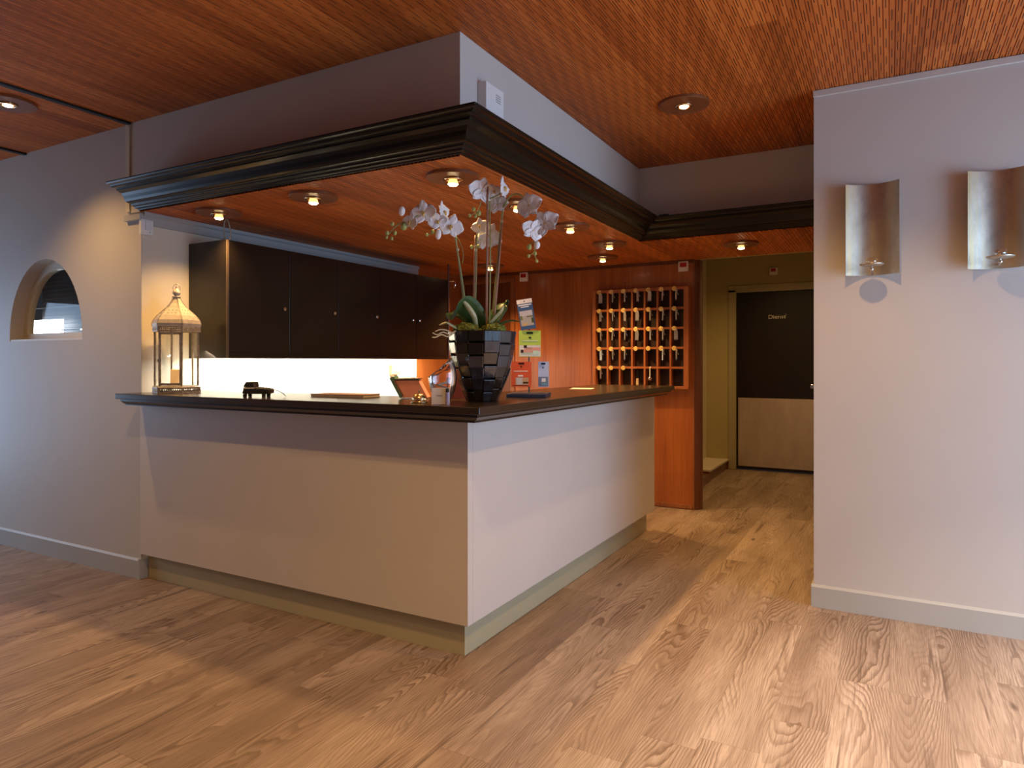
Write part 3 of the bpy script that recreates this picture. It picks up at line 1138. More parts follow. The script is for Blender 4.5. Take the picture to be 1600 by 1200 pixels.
obj('base_band', pierced_band(.132, .0, .033, 11, .017), M['lant'], t)
bm = B()
for z in (.033, .037):
    pass
lathe(bm, [(.133, .0332), (.124, .040)], 6)
obj('base_plate', bm, M['lant'], t)
P = hexpts(.118, 0)
for i in range(6):
    obj('post', obox(B(), (P[i].x, P[i].y, .195), (.0048, 0, 0), (0, .0048, 0), (0, 0, .1555)), M['lant'], t)
for i in range(6):
    a, b = P[i], P[(i + 1) % 6]
    u = (b - a).normalized()
    nrm = Vector((u.y, -u.x, 0)) * -1
    mid = (a + b) / 2
    hw = (b - a).length / 2 - .0055
    obj('pane', obox(B(), (mid.x, mid.y, .195), u * hw, nrm * .0008, (0, 0, .153)), M['glass'], t)
# hinged glazed door on the front face
k = 4
a, b = P[k], P[(k + 1) % 6]
u = (b - a).normalized(); nrm = Vector((u.y, -u.x, 0)); mid = (a + b) / 2 + nrm * .007
hw = (b - a).length / 2 - .004
bm = B()
for s in (-1, 1): obox(bm, (mid.x + u.x * hw * s, mid.y + u.y * hw * s, .195), u * .006, nrm * .002, (0, 0, .150))
for z in (.051, .339): obox(bm, (mid.x, mid.y, z), u * hw, nrm * .002, (0, 0, .006))
d_ = obj('door', bm, M['lant'], t)
obj('latch', obox(B(), (mid.x - u.x * (hw + .006), mid.y - u.y * (hw + .006), .185), u * .006, nrm * .004, (0, 0, .008)), M['cable'], d_)
obj('roof_band', pierced_band(.132, .351, .382, 12, .015), M['lant'], t)
roof = [(.134, .383), (.136, .398), (.128, .420), (.108, .446), (.082, .470), (.056, .493), (.036, .518), (.024, .540), (.018, .553)]
obj('domed_roof', lathe(B(), roof, 6), M['lantroof'], t)
bm = B()
for i in range(6):
    tube(bm, [(r * math.cos(PI / 3 * i), r * math.sin(PI / 3 * i), z) for r, z in roof], .0022, 5)
obj('roof_seams', bm, M['lant'], t)
bm = B()
for i in range(6):
    am = PI / 3 * (i + .5)
    for fr_, zz in ((.85, .44), (.82, .458), (.84, .476)):
        rr = .108 * .866 if zz < .45 else (.094 * .866 if zz < .46 else .075 * .866)
        for s in (-.3, 0, .3):
            ball(bm, (rr * math.cos(am) - s * .07 * math.sin(am), rr * math.sin(am) + s * .07 * math.cos(am), zz), .0028, sub=1)
obj('roof_holes', bm, M['dark'], t)
fin = [(.022, .553), (.024, .558), (.012, .561), (.014, .566), (.021, .573), (.022, .580), (.019, .590), (.010, .600), (.006, .604), (.005, .612), (.007, .616), (.003, .620)]
obj('finial', lathe(B(), fin, 20), M['lantroof'], t, smooth=True)
bm = tube(B(), [(.021 * math.sin(a_) * .9, .0, .622 - .018 + .026 * math.cos(a_)) for a_ in [2 * PI * i / 18 for i in range(19)]], .0022, 6)
obj('ring_handle', bm, M['lant'], t, rot=(0, 0, R(20)))
g = G('candle_wax')
g.set(Base_Color=(.85, .58, .30), Roughness=.5, Subsurface_Weight=.4, Subsurface_Radius=(.03, .015, .006), Emission_Color=(1, .5, .16), Emission_Strength=.35)
cn = tag(obj('pillar_candle', lathe(B(), [(.032, 0), (.033, .002), (.033, .088), (.029, .094), (.02, .090)], 28), g.m, None, smooth=True, loc=(-3.635, 2.535, LZ + .041)),
         'short cream pillar candle glowing inside the metal lantern', 'candle')
bm = B(); ball(bm, (0, 0, .108), .0055, 1, 1, 2.2)
obj('flame', bm, emit('flame_glow', (1, .6, .2), 9), cn, smooth=True)
spot('candle_light', (0, 0, .115), 2.2, (1, .55, .2), 179, 1, .006, parent=cn, aim=(0, 0, 1))
spot('candle_light', (0, 0, .115), 2.2, (1, .55, .2), 179, 1, .006, parent=cn)
obj('wick', lathe(B(), [(.001, .089), (.001, .10)], 6), M['dark'], cn)

# ------------------------------------------------------------------ things lying on the countertop
CT = 1.0905
t = thing('card_terminal', 'small black payment terminal right of the lantern on the countertop', 'card terminal', (-2.80, 2.40, CT), R(28))
bm = B()
pf = [(-.062, .02), (-.055, .052), (-.02, .052), (.07, .042), (.072, .02), (.06, .017), (-.05, .017)]
A = [bm.verts.new((x, -.04, z)) for x, z in pf]; D = [bm.verts.new((x, .04, z)) for x, z in pf]
bm.faces.new(A); bm.faces.new(D[::-1])
for i in range(len(pf)): bm.faces.new((A[i], A[(i + 1) % len(pf)], D[(i + 1) % len(pf)], D[i]))
obj('body', bm, M['blackplastic'], t, bevel=.003)
bm = B()
pf = [(-.060, .053), (-.045, .078), (-.008, .077), (-.003, .052)]
A = [bm.verts.new((x, -.035, z)) for x, z in pf]; D = [bm.verts.new((x, .035, z)) for x, z in pf]
bm.faces.new(A); bm.faces.new(D[::-1])
for i in range(4): bm.faces.new((A[i], A[(i + 1) % 4], D[(i + 1) % 4], D[i]))
obj('printer_hood', bm, M['blackplastic'], t, bevel=.003)
obj('side_strip', bx(-.056, .0, -.0425, -.0405, .044, .049), plain('pinkish_strip', (.7, .6, .58), .4), t)
for x in (-.05, .045):
    for y in (-.032, .032):
        obj('foot', bx(x - .008, x + .008, y - .006, y + .006, 0, .0168), M['blackplastic'], t)
bm = tube(B(), smooth_path([(.071, .0, .034), (.10, .0, .033), (.125, .01, .020), (.138, .02, .004)], 5), .0025, 6)
obj('cord', bm, M['blackplastic'], t)
bm = B()
for r in range(3):
    for q in range(4): box(bm, .0 + q * .016, .010 + q * .016, -.028 + r * .02, -.014 + r * .02, .044 - .0014 * q, .0515 - .0014 * q)
obj('keypad', bm, plain('grey_keys', (.3, .29, .28), .5), t)

t = thing('desk_pad', 'closed flat brown desk pad lying on the countertop', 'desk pad', (-2.47, 2.68, CT), R(6))
obj('cover', bx(-.165, .165, -.075, .075, .010, .013), plain('pad_cover', (.36, .24, .19), .45), t, bevel=.001)
obj('page_block', bx(-.162, .162, -.072, .073, .0003, .0098), plain('pad_pages', (.55, .46, .38), .6), t)

t = thing('ring_binder', 'open green ring binder with salmon sheet standing behind the bell', 'binder', (-2.10, 2.70, CT), R(30))
gm = plain('green_cloth', (.10, .21, .16), .5, 0, .1)
cs, sn = math.cos(R(28)), math.sin(R(28))
bm = obox(B(), (-.006 - .045 * .5, 0, .055), (.012 * cs, 0, .012 * sn), (0, .07, 0), (-.055 * sn, 0, .055 * cs))
obj('spine', bm, gm, t, bevel=.002)
bm = B()
vs = [(.0, -.07, .004), (.12, -.07, .004), (.075, -.07, .088), (-.045, -.07, .088)]
A = [bm.verts.new(v) for v in vs]; D = [bm.verts.new((x, y + .13, z)) for x, y, z in vs]
bm.faces.new(A); bm.faces.new(D[::-1])
for i in range(4): bm.faces.new((A[i], A[(i + 1) % 4], D[(i + 1) % 4], D[i]))
obj('salmon_sheet', bm, plain('salmon_card', (.86, .36, .27), .5), t)
obj('top_cover', obox(B(), (.02, -.005, .093), (.06, 0, .001), (0, .068, 0), (0, 0, .002)), plain('black_cover', (.05, .045, .04), .4), t)
obj('paper', obox(B(), (.015, -.01, .0975), (.045, 0, .001), (0, .05, 0), (0, 0, .002)), M['whiteplastic'], t)

t = thing('leaflet_box', 'dark red folder leaning behind the glass bowl', 'folder', (-1.86, 2.79, CT), R(28))
obj('folder_cover', obox(B(), (0, 0, .051), (.05, 0, 0), (0, .004, .0), (-.0, .012, .05)), plain('dark_red_card', (.16, .025, .018), .45), t)
obj('support_leg', obox(B(), (0, .022, .036), (.02, 0, 0), (0, .002, 0), (0, -.008, .0355)), plain('dark_red_card_back', (.10, .02, .015), .5), t)

t = thing('desk_bell', 'small brass call bell left of the glass bowl', 'bell', (-1.80, 2.415, CT))
obj('base', lathe(B(), [(.036, 0), (.037, .004), (.030, .010), (.02, .012)], 28), M['brass'], t, smooth=True)
obj('dome', lathe(B(), [(.031, .012), (.0315, .016), (.029, .026), (.022, .035), (.012, .040), (.004, .041)], 28), M['brass'], t, smooth=True)
obj('plunger', lathe(B(), [(.003, .0405), (.003, .050), (.006, .051), (.006, .054), (.003, .056)], 14), M['brass'], t, smooth=True)
bm = B()
for i in range(8):
    a_ = 2 * PI * i / 8
    ball(bm, (.031 * math.cos(a_), .031 * math.sin(a_), .0135), .0052, sub=1)
obj('ornament', bm, M['brass'], t, smooth=True)

# glass bowl with a slanted rim, filled with visiting cards
BC = Vector((-1.665, 2.40, CT))
t = thing('glass_bowl', 'clear glass bowl with slanted rim beside the mosaic pot', 'bowl', BC)
prof = [(.036, 0), (.038, .004), (.033, .012), (.040, .03), (.052, .055), (.0585, .085), (.0605, .11), (.058, .14), (.050, .17), (.040, .195), (.030, .212)]
bm = B()
n = 36
rings = []
cutn = Vector((math.cos(R(200)), math.sin(R(200)), 0))


def shell(th, rev):
    rg = []
    for r, z in prof:
        rr = max(r - th, .002)
        ring = []
        for i in range(n):
            a_ = 2 * PI * i / n
            x, y = rr * math.cos(a_), rr * math.sin(a_)
            lim = .148 - (x * cutn.x + y * cutn.y) * 1.25
            zz = max(z, th) if rev else z
            if zz > lim and z > .05:
                # slide down the wall to the cutting plane
                lo = min(zz, max(lim, .05))
                s = 0
                for (r0, z0), (r1, z1) in zip(prof[:-1], prof[1:]):
                    if z0 <= lo <= z1:
                        s = r0 + (r1 - r0) * (lo - z0) / (z1 - z0)
                x, y, zz = (s - th) * math.cos(a_), (s - th) * math.sin(a_), lo
            ring.append(bm.verts.new((x, y, zz)))
        rg.append(ring)
    return rg


o_, i_ = shell(0, False), shell(.0025, True)
for rg in (o_, i_):
    for a, b in zip(rg[:-1], rg[1:]):
        for i in range(n):
            j = (i + 1) % n
            bm.faces.new((a[i], a[j], b[j], b[i]))
for i in range(n):
    j = (i + 1) % n
    bm.faces.new((o_[-1][i], o_[-1][j], i_[-1][j], i_[-1][i]))
bm.faces.new(o_[0][::-1]); bm.faces.new(i_[0])
bmesh.ops.remove_doubles(bm, verts=bm.verts[:], dist=.00005)
obj('bowl_wall', bm, M['thickglass'], t, smooth=True)
cards = [plain('card_white', (.75, .70, .66), .5), plain('card_pink', (.66, .50, .44), .5), plain('card_grey', (.60, .58, .60), .5)]
CARDN = ['lowest', 'second lowest', 'middle', 'upper', 'topmost']
for q in range(5):
    z = .022 + q * .013
    s = .52 + .1 * q if q < 4 else .9
    e = Euler((R(rng.uniform(-16, 16)), R(rng.uniform(-20, 20)), R(40 + 67 * q)))
    c = tag(obj('visiting_card', bx(-.036 * s, .036 * s, -.024 * s, .024 * s, -.0004, .0004), cards[q % 3], None, loc=BC + Vector((0, 0, z + .012)), rot=e),
            CARDN[q] + ' loose visiting card inside the clear glass bowl', 'card', 'visiting cards in the glass bowl')
t = thing('sign_holder', 'small clear sign holder with grey card before the glass bowl', 'sign holder', BC + Vector((.032, -.060, 0)), R(29))
obj('card', obox(B(), (0, 0, .036), (.038, 0, 0), (0, .001, 0), (0, .003, .034)), plain('grey_card', (.52, .48, .48), .5), t)
obj('printed_line', obox(B(), (-.006, -.0012, .038), (.012, 0, 0), (0, .0004, 0), (0, .0005, .003)), M['cable'], t)
obj('foot', bx(-.038, .038, -.012, .016, .0, .0016), M['glass'], t)
t = thing('glue_stick', 'tiny violet stick with dark cap before the glass bowl', 'stick', BC + Vector((.060, -.052, 0)), R(29))
obj('barrel', lathe(B(), [(.008, .0), (.008, .052)], 16), plain('violet_plastic', (.28, .24, .42), .4), t)
obj('cap', lathe(B(), [(.0072, .0525), (.0072, .066), (.004, .069)], 16), M['dark'], t)

# flyer near the end of the counter
t = tag(obj('paper_sheet', obox(B(), (-1.79, 4.2, CT + .0006), (.07, .02, 0), (-.03, .10, 0), (0, 0, .0005)), M['whiteplastic']), 'white paper sheet lying flat at the far end of countertop', 'paper')

# ------------------------------------------------------------------ brochure stand
SB = Vector((-1.63, 3.13, CT))
t = thing('brochure_stand', 'navy based brochure stand right of the mosaic pot', 'brochure stand', SB, R(20))
navy = plain('navy_plastic', (.018, .032, .085), .35)
obj('base', bx(-.10, .10, -.13, .13, 0, .018), navy, t, bevel=.002)
obj('pole', lathe(B(), [(.004, .0185), (.004, .44)], 10), M['blackplastic'], t, loc=Matrix.Rotation(-R(20), 3, 'Z') @ Vector((-math.sin(YAW) * .045, math.cos(YAW) * .045, 0)))
acr = glass('acrylic', (.97, .98, 1))
FW = Vector((-math.sin(YAW), math.cos(YAW), 0)); RT = Vector((math.cos(YAW), math.sin(YAW), 0))


def brochure(u0, u1, v0, v1, d, roll, label, parts, yaw=0.0, thick=.012, cover=(.8, .8, .8), shelf=True):
    c = at((u0 + u1) / 2, v1, d)
    s = d / FPX
    W, Hh = (u1 - u0) * s, (v1 - v0) * s
    t = thing('brochure', label, 'brochure', c, 0, 'brochures on the stand')
    t.rotation_euler = (0, 0, 0)
    t.matrix_world = Matrix.Translation(c) @ Matrix.Rotation(YAW + yaw, 4, 'Z') @ Matrix.Rotation(roll, 4, 'Y')
    obj('page_block', bx(-W / 2, W / 2, .0012, thick, 0, Hh), plain('page_edges', (.32, .33, .42), .6), t)
    obj('cover', bx(-W / 2, W / 2, 0, .001, 0, Hh), plain('cover_print', cover, .35), t)
    for i, (nm, x0, x1, z0, z1, col) in enumerate(parts):
        mm = plain('print_' + nm, col, .35)
        p = obj(nm, bx(-W / 2 + x0 * W, -W / 2 + x1 * W, -.0004 - .00025 * i, -.0001 - .00025 * i, z0 * Hh, z1 * Hh), mm, t)
    return t, W, Hh


brochure(814, 838, 467, 514.5, 3.49, R(-9), 'tilted leaflet with lake photograph, topmost on the stand',
         [('photo', .07, .9, .12, .62, (.42, .38, .34)), ('sky', .07, .9, .45, .62, (.50, .47, .50)), ('trees', .08, .22, .33, .46, (.16, .19, .06)), ('far_shore', .5, .9, .40, .44, (.17, .17, .08)),
          ('bush', .78, .93, .2, .36, (.07, .09, .03)), ('boat', .2, .48, .13, .22, (.6, .40, .16)), ('header', 0, 1, .86, 1, (.80, .72, .66)), ('title', .06, .92, .79, .83, (.78, .78, .78)), ('subtitle', .2, .75, .73, .76, (.78, .78, .78)), ('mark', .46, .53, .91, .95, (.03, .03, .03))],
         thick=.006, cover=(.055, .11, .22))
brochure(811, 845, 516.5, 557.5, 3.50, 0, 'lime green wellness brochure in the middle of the stand',
         [('photo', .02, .98, .02, .44, (.72, .66, .62)), ('pillow', .10, .6, .08, .17, (.45, .55, .45)), ('shoulder', .25, .98, .22, .36, (.72, .34, .26)), ('face_tone', .16, .66, .16, .27, (.66, .36, .28)), ('upper_tone', .32, .6, .28, .36, (.55, .28, .22)),
          ('hair', .08, .2, .15, .27, (.05, .025, .02)), ('hair', .22, .36, .34, .44, (.03, .02, .02)), ('towel', .64, .9, .07, .24, (.52, .70, .58)), ('slogan', .12, .84, .59, .63, (.62, .66, .42)), ('logo_mark', .45, .56, .70, .76, (.02, .02, .02)), ('hanger_hole', .36, .64, .87, .95, (.012, .02, .01))],
         thick=.035, cover=(.46, .62, .10))
brochure(799, 830.5, 565, 604, 3.46, 0, 'orange-red brochure at lower left of the stand',
         [('photo', .2, .85, .07, .36, (.50, .30, .16)), ('package', .25, .55, .08, .36, (.55, .50, .46)), ('bottle', .58, .84, .12, .19, (.06, .03, .01)), ('slogan', .12, .82, .60, .635, (.8, .62, .5)), ('word', .33, .58, .40, .46, (.85, .78, .70)), ('base_line', .08, .86, .03, .05, (.10, .03, .02)), ('hanger_hole', .36, .64, .89, .96, (.04, .005, .004)), ('logo_mark', .46, .52, .76, .83, (.03, .01, .01))],
         thick=.03, cover=(.66, .10, .035))
brochure(841, 856.5, 565, 604.5, 3.50, 0, 'pale blue narrow brochure at lower right of the stand',
         [('photo', .0, 1, .02, .4, (.16, .22, .34)), ('sail', .35, .75, .2, .34, (.74, .74, .76)), ('hull', .3, .9, .08, .14, (.15, .35, .48)), ('hanger_hole', .3, .72, .88, .95, (.01, .02, .05)), ('logo_mark', .42, .55, .73, .79, (.03, .05, .12))],
         yaw=R(-8), thick=.055, cover=(.45, .55, .80))
# cradles that carry the brochures
Mi = Matrix.Rotation(-R(20), 3, 'Z')
for (uc, v, d, hw) in ((828, 558.5, 3.515, .055), (816, 605, 3.475, .053), (849, 605.5, 3.53, .03), (826, 515.6, 3.53, .042)):
    p = Mi @ (at(uc, v, d) - SB)
    q = Mi @ (RT * hw); f_ = Mi @ (FW * .03)
    obj('shelf_clip', obox(B(), p + Vector((0, 0, -.0015)), q, f_, (0, 0, .001)), acr, t)

# ------------------------------------------------------------------ potted orchid
PC = Vector((-1.622, 2.650, CT))
orc = thing('orchid', 'white flowering orchid in a black mosaic pot on counter corner', 'potted plant', PC)


def pot_mat():
    g = G('dark_shell_mosaic')
    x, y, z = g.xyz()
    v = g.vec(x, y, z)
    n1 = g.noise(v, 28, 4, .6)
    n2 = g.noise(g.vec(g.math('MULTIPLY', x, 60), g.math('MULTIPLY', y, 60), g.math('MULTIPLY', z, 14)), 1, 3)
    info = g.n('ShaderNodeAttribute', attribute_name='tone').outputs['Fac']
    s = g.math('ADD', g.math('MULTIPLY', n1, .6), g.math('MULTIPLY', info, .5))
    c = g.ramp(s, [(.3, (.003, .0025, .0025)), (.58, (.009, .008, .008)), (.8, (.028, .034, .048))])
    g.set(Base_Color=c, Roughness=g.math('ADD', .05, g.math('MULTIPLY', n2, .16)), Specular_IOR_Level=.8, Coat_Weight=.6, Coat_Roughness=.06)
    g.bump(n2, .35, .004)
    return g.m


bm = B()
lay = bm.faces.layers.float.new('tone')
NC, NR = 13, 6
pr = [(.074, 0), (.092, .052), (.112, .105), (.130, .158), (.143, .212), (.151, .264), (.155, .316)]
for c in range(NC):
    for r in range(NR):
        off = (.5 if False else 0) + .12 * math.sin(r * 2.1 + c)
        a0 = 2 * PI * (c + off * .3) / NC
        a1 = 2 * PI * (c + 1 + off * .3) / NC
        (r0, z0), (r1, z1) = pr[r], pr[r + 1]
        dz = .008 * math.sin(c * 2.7 + r)
        za, zb = (z0 + (dz if r > 0 else 0)), (z1 + (dz if r < NR - 1 else 0))
        k0, k1 = rng.uniform(-.003, .002), rng.uniform(.0, .0045)
        q = []
        for aa, rr, zz in ((a0, r0 + k0, za), (a1, r0 + k0, za), (a1, r1 + k1, zb), (a0, r1 + k1, zb)):
            q.append((rr * math.cos(aa), rr * math.sin(aa), zz))
        am = (a0 + a1) / 2
        out = [bm.verts.new(p) for p in q]
        inn = [bm.verts.new((p[0] * .86, p[1] * .86, p[2])) for p in q]
        tone = rng.random()
        fs = [bm.faces.new(out), bm.faces.new(inn[::-1])]
        for i in range(4): fs.append(bm.faces.new((out[i], inn[i], inn[(i + 1) % 4], out[(i + 1) % 4])))
        for f in fs: f[lay] = tone
pot = obj('pot', bm, pot_mat(), orc, bevel=.004, seg=2)
obj('soil', lathe(B(), [(.06, .02), (.128, .300)], 24), plain('potting_soil', (.02, .014, .008), .9), orc)


def moss(c, r, sx, sy, sz):
    bm = B()
    ball(bm, (0, 0, 0), r, sx, sy, sz, 4)
    for v in bm.verts:
        n_ = v.co.normalized()
        v.co += n_ * (rng.uniform(-.0035, .0045) + .004 * math.sin(v.co.x * 160) * math.sin(v.co.y * 150))
    g = M.get('moss')
    if g is None:
        gg = G('moss_green')
        x, y, z = gg.xyz()
        f = gg.noise(gg.vec(x, y, z), 130, 4)
        gg.set(Base_Color=gg.ramp(f, [(.3, (.07, .085, .012)), (.7, (.24, .26, .035))]), Roughness=.95)
        M['moss'] = g = gg.m
    return obj('moss', bm, g, orc, loc=c)


Rl = RT; Fl = FW


def loc_(u, v, d): return at(u, v, d) - PC


moss(loc_(728, 514.5, 3.04), .055, 1.1, .9, .5)
moss(loc_(771, 514, 3.04), .050, 1.1, .9, .5)
moss(Vector((0, .04, .31)), .075, 1.2, .9, .35)

gleaf = G('orchid_leaf_green')
x, y, z = gleaf.xyz()
gleaf.set(Base_Color=gleaf.ramp(gleaf.noise(gleaf.vec(x, y, z), 14, 3), [(.3, (.018, .055, .016)), (.7, (.05, .11, .035))]), Roughness=.3, Specular_IOR_Level=.5)
gleaf2 = plain('orchid_leaf_pale', (.36, .36, .20), .35)


def leaf(pts, wid, side, m, curl=.25, th=.0016):
    path = smooth_path(pts, 5)
    n = len(path) - 1
    bm = B()
    S = Vector(side).normalized()
    L, top, bot = [], [], []
    NW = 6
    for i, p in enumerate(path):
        tt = i / n
        wv = wid * (math.sin(PI * min(1, .12 + tt * .88)) ** .6) * (1 if tt < .98 else .25)
        tan = (path[min(i + 1, n)] - path[max(i - 1, 0)]).normalized()
        s_ = (S - tan * S.dot(tan)).normalized()
        nn = tan.cross(s_)
        row = []
        for k in range(NW + 1):
            q = -1 + 2 * k / NW
            row.append(p + s_ * wv * q + nn * wv * curl * q * q)
        top.append([bm.verts.new(a) for a in row])
        bot.append([bm.verts.new(a - nn * th) for a in row])
    for i in range(n):
        for k in range(NW):
            bm.faces.new((top[i][k], top[i][k + 1], top[i + 1][k + 1], top[i + 1][k]))
            bm.faces.new((bot[i][k], bot[i + 1][k], bot[i + 1][k + 1], bot[i][k + 1]))
        for k in (0, NW):
            bm.faces.new((top[i][k], top[i + 1][k], bot[i + 1][k], bot[i][k]))
    for i in (0, n):
        for k in range(NW): bm.faces.new((top[i][k], top[i][k + 1], bot[i][k + 1], bot[i][k]))
    return obj('leaf', bm, m, orc, smooth=True)


leaf([loc_(752, 512, 3.08), loc_(738, 492, 3.05), loc_(722, 480, 3.0), loc_(709, 486, 2.96), loc_(704, 500, 2.95)], .062, RT * .55 + Vector((0, 0, .5)) - FW * .3, gleaf.m, .2)
leaf([loc_(765, 514, 3.06), loc_(772, 492, 3.08), loc_(781, 477, 3.10), loc_(788, 474, 3.11), loc_(789, 482, 3.10)], .045, RT * .9 - FW * .6 + Vector((0, 0, .1)), gleaf.m, .3)
leaf([loc_(760, 514, 3.05), loc_(773, 500, 3.02), loc_(785, 486, 3.0), loc_(787, 478, 3.0)], .016, FW + RT * .3, gleaf2, .5)
leaf([loc_(722, 516, 3.04), loc_(708, 508, 3.0), loc_(697, 503, 2.98), loc_(686, 508, 2.97)], .018, FW, gleaf2, .5)
leaf([loc_(774, 514, 3.06), loc_(785, 506, 3.03), loc_(800, 502, 3.02), loc_(813, 503, 3.0)], .024, FW, gleaf.m, .3)
leaf([loc_(745, 514, 3.04), loc_(741, 495, 3.0), loc_(730, 478, 2.98), loc_(722, 469, 2.97)], .012, RT * .8 + Vector((0, 0, .4)), gleaf2, .6)
rootm = plain('aerial_root', (.46, .40, .26), .5)
for pts in ([(712, 517), (702, 522), (692, 519), (683, 523), (676, 520)], [(710, 519), (700, 526), (690, 523), (681, 527), (675, 527)], [(706, 520), (697, 516), (688, 515), (680, 518)]):
    obj('aerial_root', tube(B(), smooth_path([loc_(u, v, 2.99 - .01 * i) for i, (u, v) in enumerate(pts)], 4), .0038, 7, .002), rootm, orc, smooth=True)

stemm = plain('stem_green', (.26, .28, .10), .45)
stakem = plain('stake_brown', (.30, .16, .10), .5)
budm = plain('bud_green', (.36, .40, .12), .4)


def stem(pts, r, m=None, name='stem', r1=None):
    P_ = smooth_path([loc_(u, v, d) for u, v, d in pts], 5)
    return obj(name, tube(B(), P_, r, 8, r1), m or stemm, orc, smooth=True)


stem([(730, 506, 3.09), (723, 445, 3.08), (714, 388, 3.06), (711, 362, 3.05), (700, 347, 3.03), (680, 335, 3.01), (658, 335, 2.99), (640, 345, 2.98), (625, 349, 2.97), (614, 358, 2.96), (605, 369, 2.96)], .0042, None, 'stem', .0022)
stem([(729, 506, 3.10), (721, 440, 3.09), (713, 380, 3.07), (710, 368, 3.06)], .0036)
stem([(711, 366, 3.06), (721, 384, 3.06), (724, 400, 3.06), (722, 412, 3.07)], .0016)
stem([(700, 350, 3.03), (690, 360, 3.02), (680, 364, 3.01), (668, 367, 3.0)], .0018)
stem([(740, 506, 3.12), (741.5, 430, 3.12), (743, 368, 3.12)], .0048, stakem)
stem([(742, 506, 3.13), (744, 430, 3.13), (745, 378, 3.12), (747, 362, 3.11), (755, 352, 3.10)], .0036)
stem([(748, 378, 3.11), (744, 384, 3.10), (737, 386, 3.09)], .0016)
stem([(760, 510, 3.05), (761, 400, 3.05), (762, 288, 3.05)], .0050, stakem, 'stake')
stem([(764.5, 510, 3.06), (766, 420, 3.06), (765.5, 330, 3.06), (766, 312, 3.06), (772, 308, 3.05), (781, 303, 3.04), (785, 296, 3.03)], .0034)
stem([(765, 314, 3.06), (756, 308, 3.06), (750, 320, 3.05), (746, 330, 3.04), (735, 337, 3.03)], .0020)
stem([(771, 512, 3.08), (779, 420, 3.08), (787, 305, 3.08)], .0044, stakem, 'stake')
stem([(768, 512, 3.09), (776, 425, 3.09), (783, 350, 3.08), (787, 325, 3.07), (795, 309, 3.05), (807, 303, 3.04), (817, 308, 3.03), (823, 320, 3.02), (842, 335, 3.02), (845, 348, 3.02), (842, 368, 3.02), (837, 382, 3.02), (835, 396, 3.02), (839, 408, 3.02)], .0044, None, 'stem', .0022)
stem([(841, 376, 3.02), (834, 378, 3.01), (827, 383, 3.01)], .0018)
stem([(836, 394, 3.02), (831, 397, 3.01), (826, 400, 3.01)], .0018)
for u, v, d in ((715, 390, 3.06), (743, 391, 3.12), (784, 346, 3.08)):
    obj('clip', lathe(B(), [(.006, -.006), (.0072, 0), (.006, .006)], 12), rootm, orc, loc=loc_(u, v, d))
for u, v, d, r in ((613, 350, 2.96, 3), (631, 354, 2.97, 5), (605, 364, 2.96, 3), (617, 364, 2.96, 3.1), (612, 373, 2.96, 2.5), (604, 371, 2.96, 2.2), (676, 362, 3.0, 2.8), (667, 367, 3.0, 2.4),
                   (740, 327, 3.03, 3), (748, 333, 3.04, 4), (734, 337, 3.03, 2.4), (743, 338, 3.03, 2.4), (737, 386, 3.09, 2.6), (748, 385, 3.09, 2.6), (827, 386, 3.01, 4), (836, 396, 3.02, 3), (826, 400, 3.01, 2.6), (839, 408, 3.02, 2.4)):
    bm = B(); ball(bm, (0, 0, 0), r * d / FPX, 1, 1, 1.25)
    obj('bud', bm, budm, orc, loc=loc_(u, v, d), smooth=True)

gp = G('white_petal')
x, y, z = gp.xyz()
gp.set(Base_Color=(.88, .86, .86), Roughness=.55, Subsurface_Weight=.25, Subsurface_Radius=(.004, .003, .003), Specular_IOR_Level=.3)
glip = plain('yellow_lip', (.72, .50, .16), .5)


def petal(bm, ang, length, width, cup, base=.003, ruffle=0.0):
    n, m_ = 7, 6
    ca, sa = math.cos(ang), math.sin(ang)
    rows = []
    for i in range(n + 1):
        tt = i / n
        wv = width * max(.10 if i < n else .16, (1 - abs(2 * tt ** .8 - 1) ** 2.4)) ** .6
        row = []
        for k in range(m_ + 1):
            q = -1 + 2 * k / m_
            lx = base + tt * length - .10 * length * q * q * tt
            ly = q * wv
            lz = cup * (tt * tt * length) - .22 * wv * q * q + ruffle * math.sin(5 * q + 7 * tt) * tt
            row.append(bm.verts.new((lx * ca - ly * sa, lx * sa + ly * ca, lz)))
        rows.append(row)
    for i in range(n):
        for k in range(m_):
            bm.faces.new((rows[i][k], rows[i][k + 1], rows[i + 1][k + 1], rows[i + 1][k]))


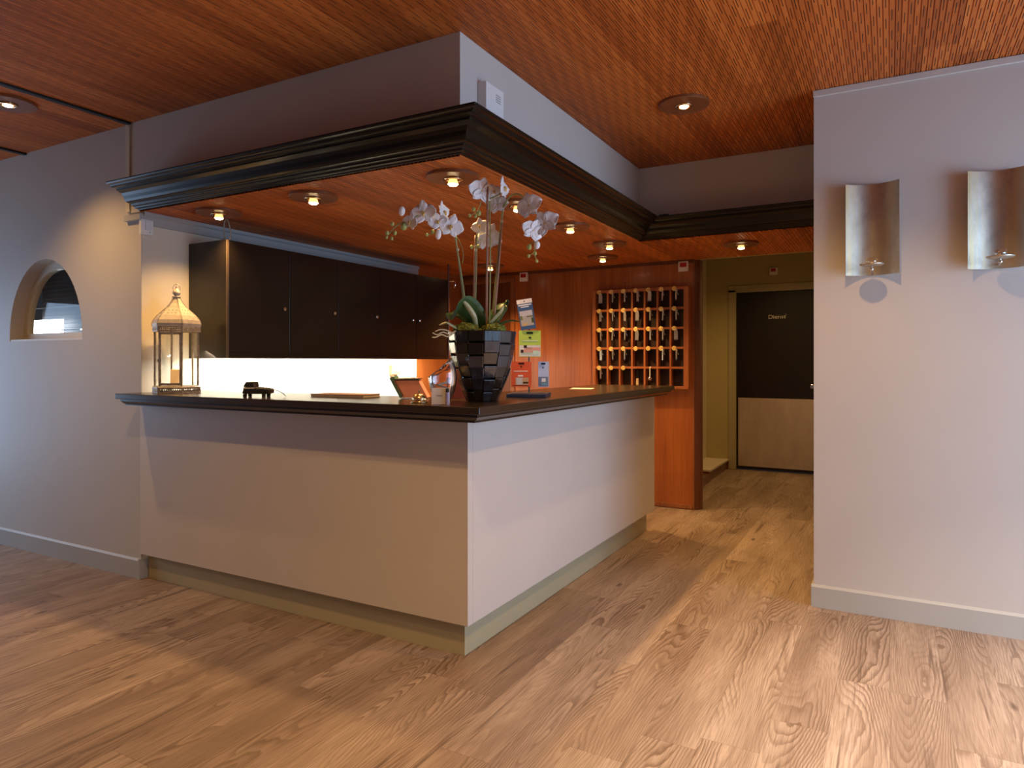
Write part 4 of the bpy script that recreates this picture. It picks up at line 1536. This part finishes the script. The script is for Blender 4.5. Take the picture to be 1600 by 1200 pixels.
def flower(u, v, d, size, face, roll=0.0, sx=1.0, fold=.0):
    """size = width in pixels; face = (right, towards viewer, up) direction the flower looks at"""
    s = size * d / FPX / 2
    bm = B()
    for ang, L, W_, cup in ((0, 1.06, .60, .10 + fold), (PI, 1.06, .60, .10 + fold), (PI / 2, .95, .36, .0 + fold), (R(-125), .92, .33, -.05 + fold), (R(-55), .92, .33, -.05 + fold)):
        petal(bm, ang + rng.uniform(-.08, .08), L * s, W_ * s, cup + rng.uniform(-.1, .1), .02 * s, .05 * s)
    o = obj('flower', bm, gp.m, orc, smooth=True)
    so = o.modifiers.new('s', 'SOLIDIFY'); so.thickness = .0009
    z_ = (RT * face[0] - FW * face[1] + Vector((0, 0, face[2]))).normalized()
    q = z_.to_track_quat('Z', 'Y')
    o.rotation_mode = 'QUATERNION'
    # keep the dorsal sepal upwards, then roll
    x_ = Vector((0, 0, 1)).cross(z_)
    if x_.length < .05: x_ = RT.copy()
    x_.normalize()
    y_ = z_.cross(x_)
    m = Matrix((x_, y_, z_)).transposed()
    o.rotation_quaternion = (m @ Matrix.Rotation(roll, 3, 'Z')).to_quaternion()
    o.location = loc_(u, v, d)
    o.scale = (sx, 1, 1)
    bm = B()
    ball(bm, (0, 0, .10 * s), .12 * s, 1, .9, 1.3, 2)
    ball(bm, (0, -.20 * s, .16 * s), .14 * s, .7, 1.3, .6, 2)
    ball(bm, (-.12 * s, -.08 * s, .18 * s), .09 * s, .5, 1, 1.2, 1)
    ball(bm, (.12 * s, -.08 * s, .18 * s), .09 * s, .5, 1, 1.2, 1)
    obj('lip', bm, glip, o, smooth=True)
    return o


flower(662, 332, 2.98, 40, (-.15, 1, .0), R(4))
flower(641, 346, 2.96, 28, (-.5, .8, -.1), R(-20))
flower(655, 322, 3.01, 26, (-.6, .35, .5), R(25))
flower(684, 346, 2.99, 30, (.1, 1, .15), R(12))
flower(693, 331, 3.03, 36, (.9, .35, .1), R(18), .8)
flower(705, 353, 3.00, 40, (.15, 1, -.15), R(-15), .95)
flower(753, 298, 3.04, 44, (-.45, -.85, .1), R(12))
flower(777, 319, 3.08, 34, (.3, -.9, -.1), R(-8))
flower(772, 299, 3.07, 26, (.2, .9, .0), R(15))
flower(787, 293, 3.02, 38, (.96, .25, .05), R(3), .9)
flower(750, 353, 3.10, 28, (-.3, .9, .1), R(10))
flower(764, 368, 3.11, 42, (.3, -.9, .1), R(30))
flower(755, 378, 3.13, 26, (-.2, -.9, -.1), R(-30))
flower(826, 321, 3.00, 44, (.55, -.75, .1), R(-14))
flower(851, 349, 2.99, 46, (.35, -.85, -.1), R(-30))
flower(833, 360, 2.98, 38, (-.4, -.8, .1), R(20))
for u, v, d, r, el in ((628, 330, 2.96, 6, 1.3), (685, 366, 3.0, 5.5, 1.6), (839, 383, 3.01, 6, 1.1)):
    bm = B(); ball(bm, (0, 0, 0), r * d / FPX, .85, .85, el)
    obj('white_bud', bm, gp.m, orc, loc=loc_(u, v, d), rot=(R(10), R(15), 0), smooth=True)
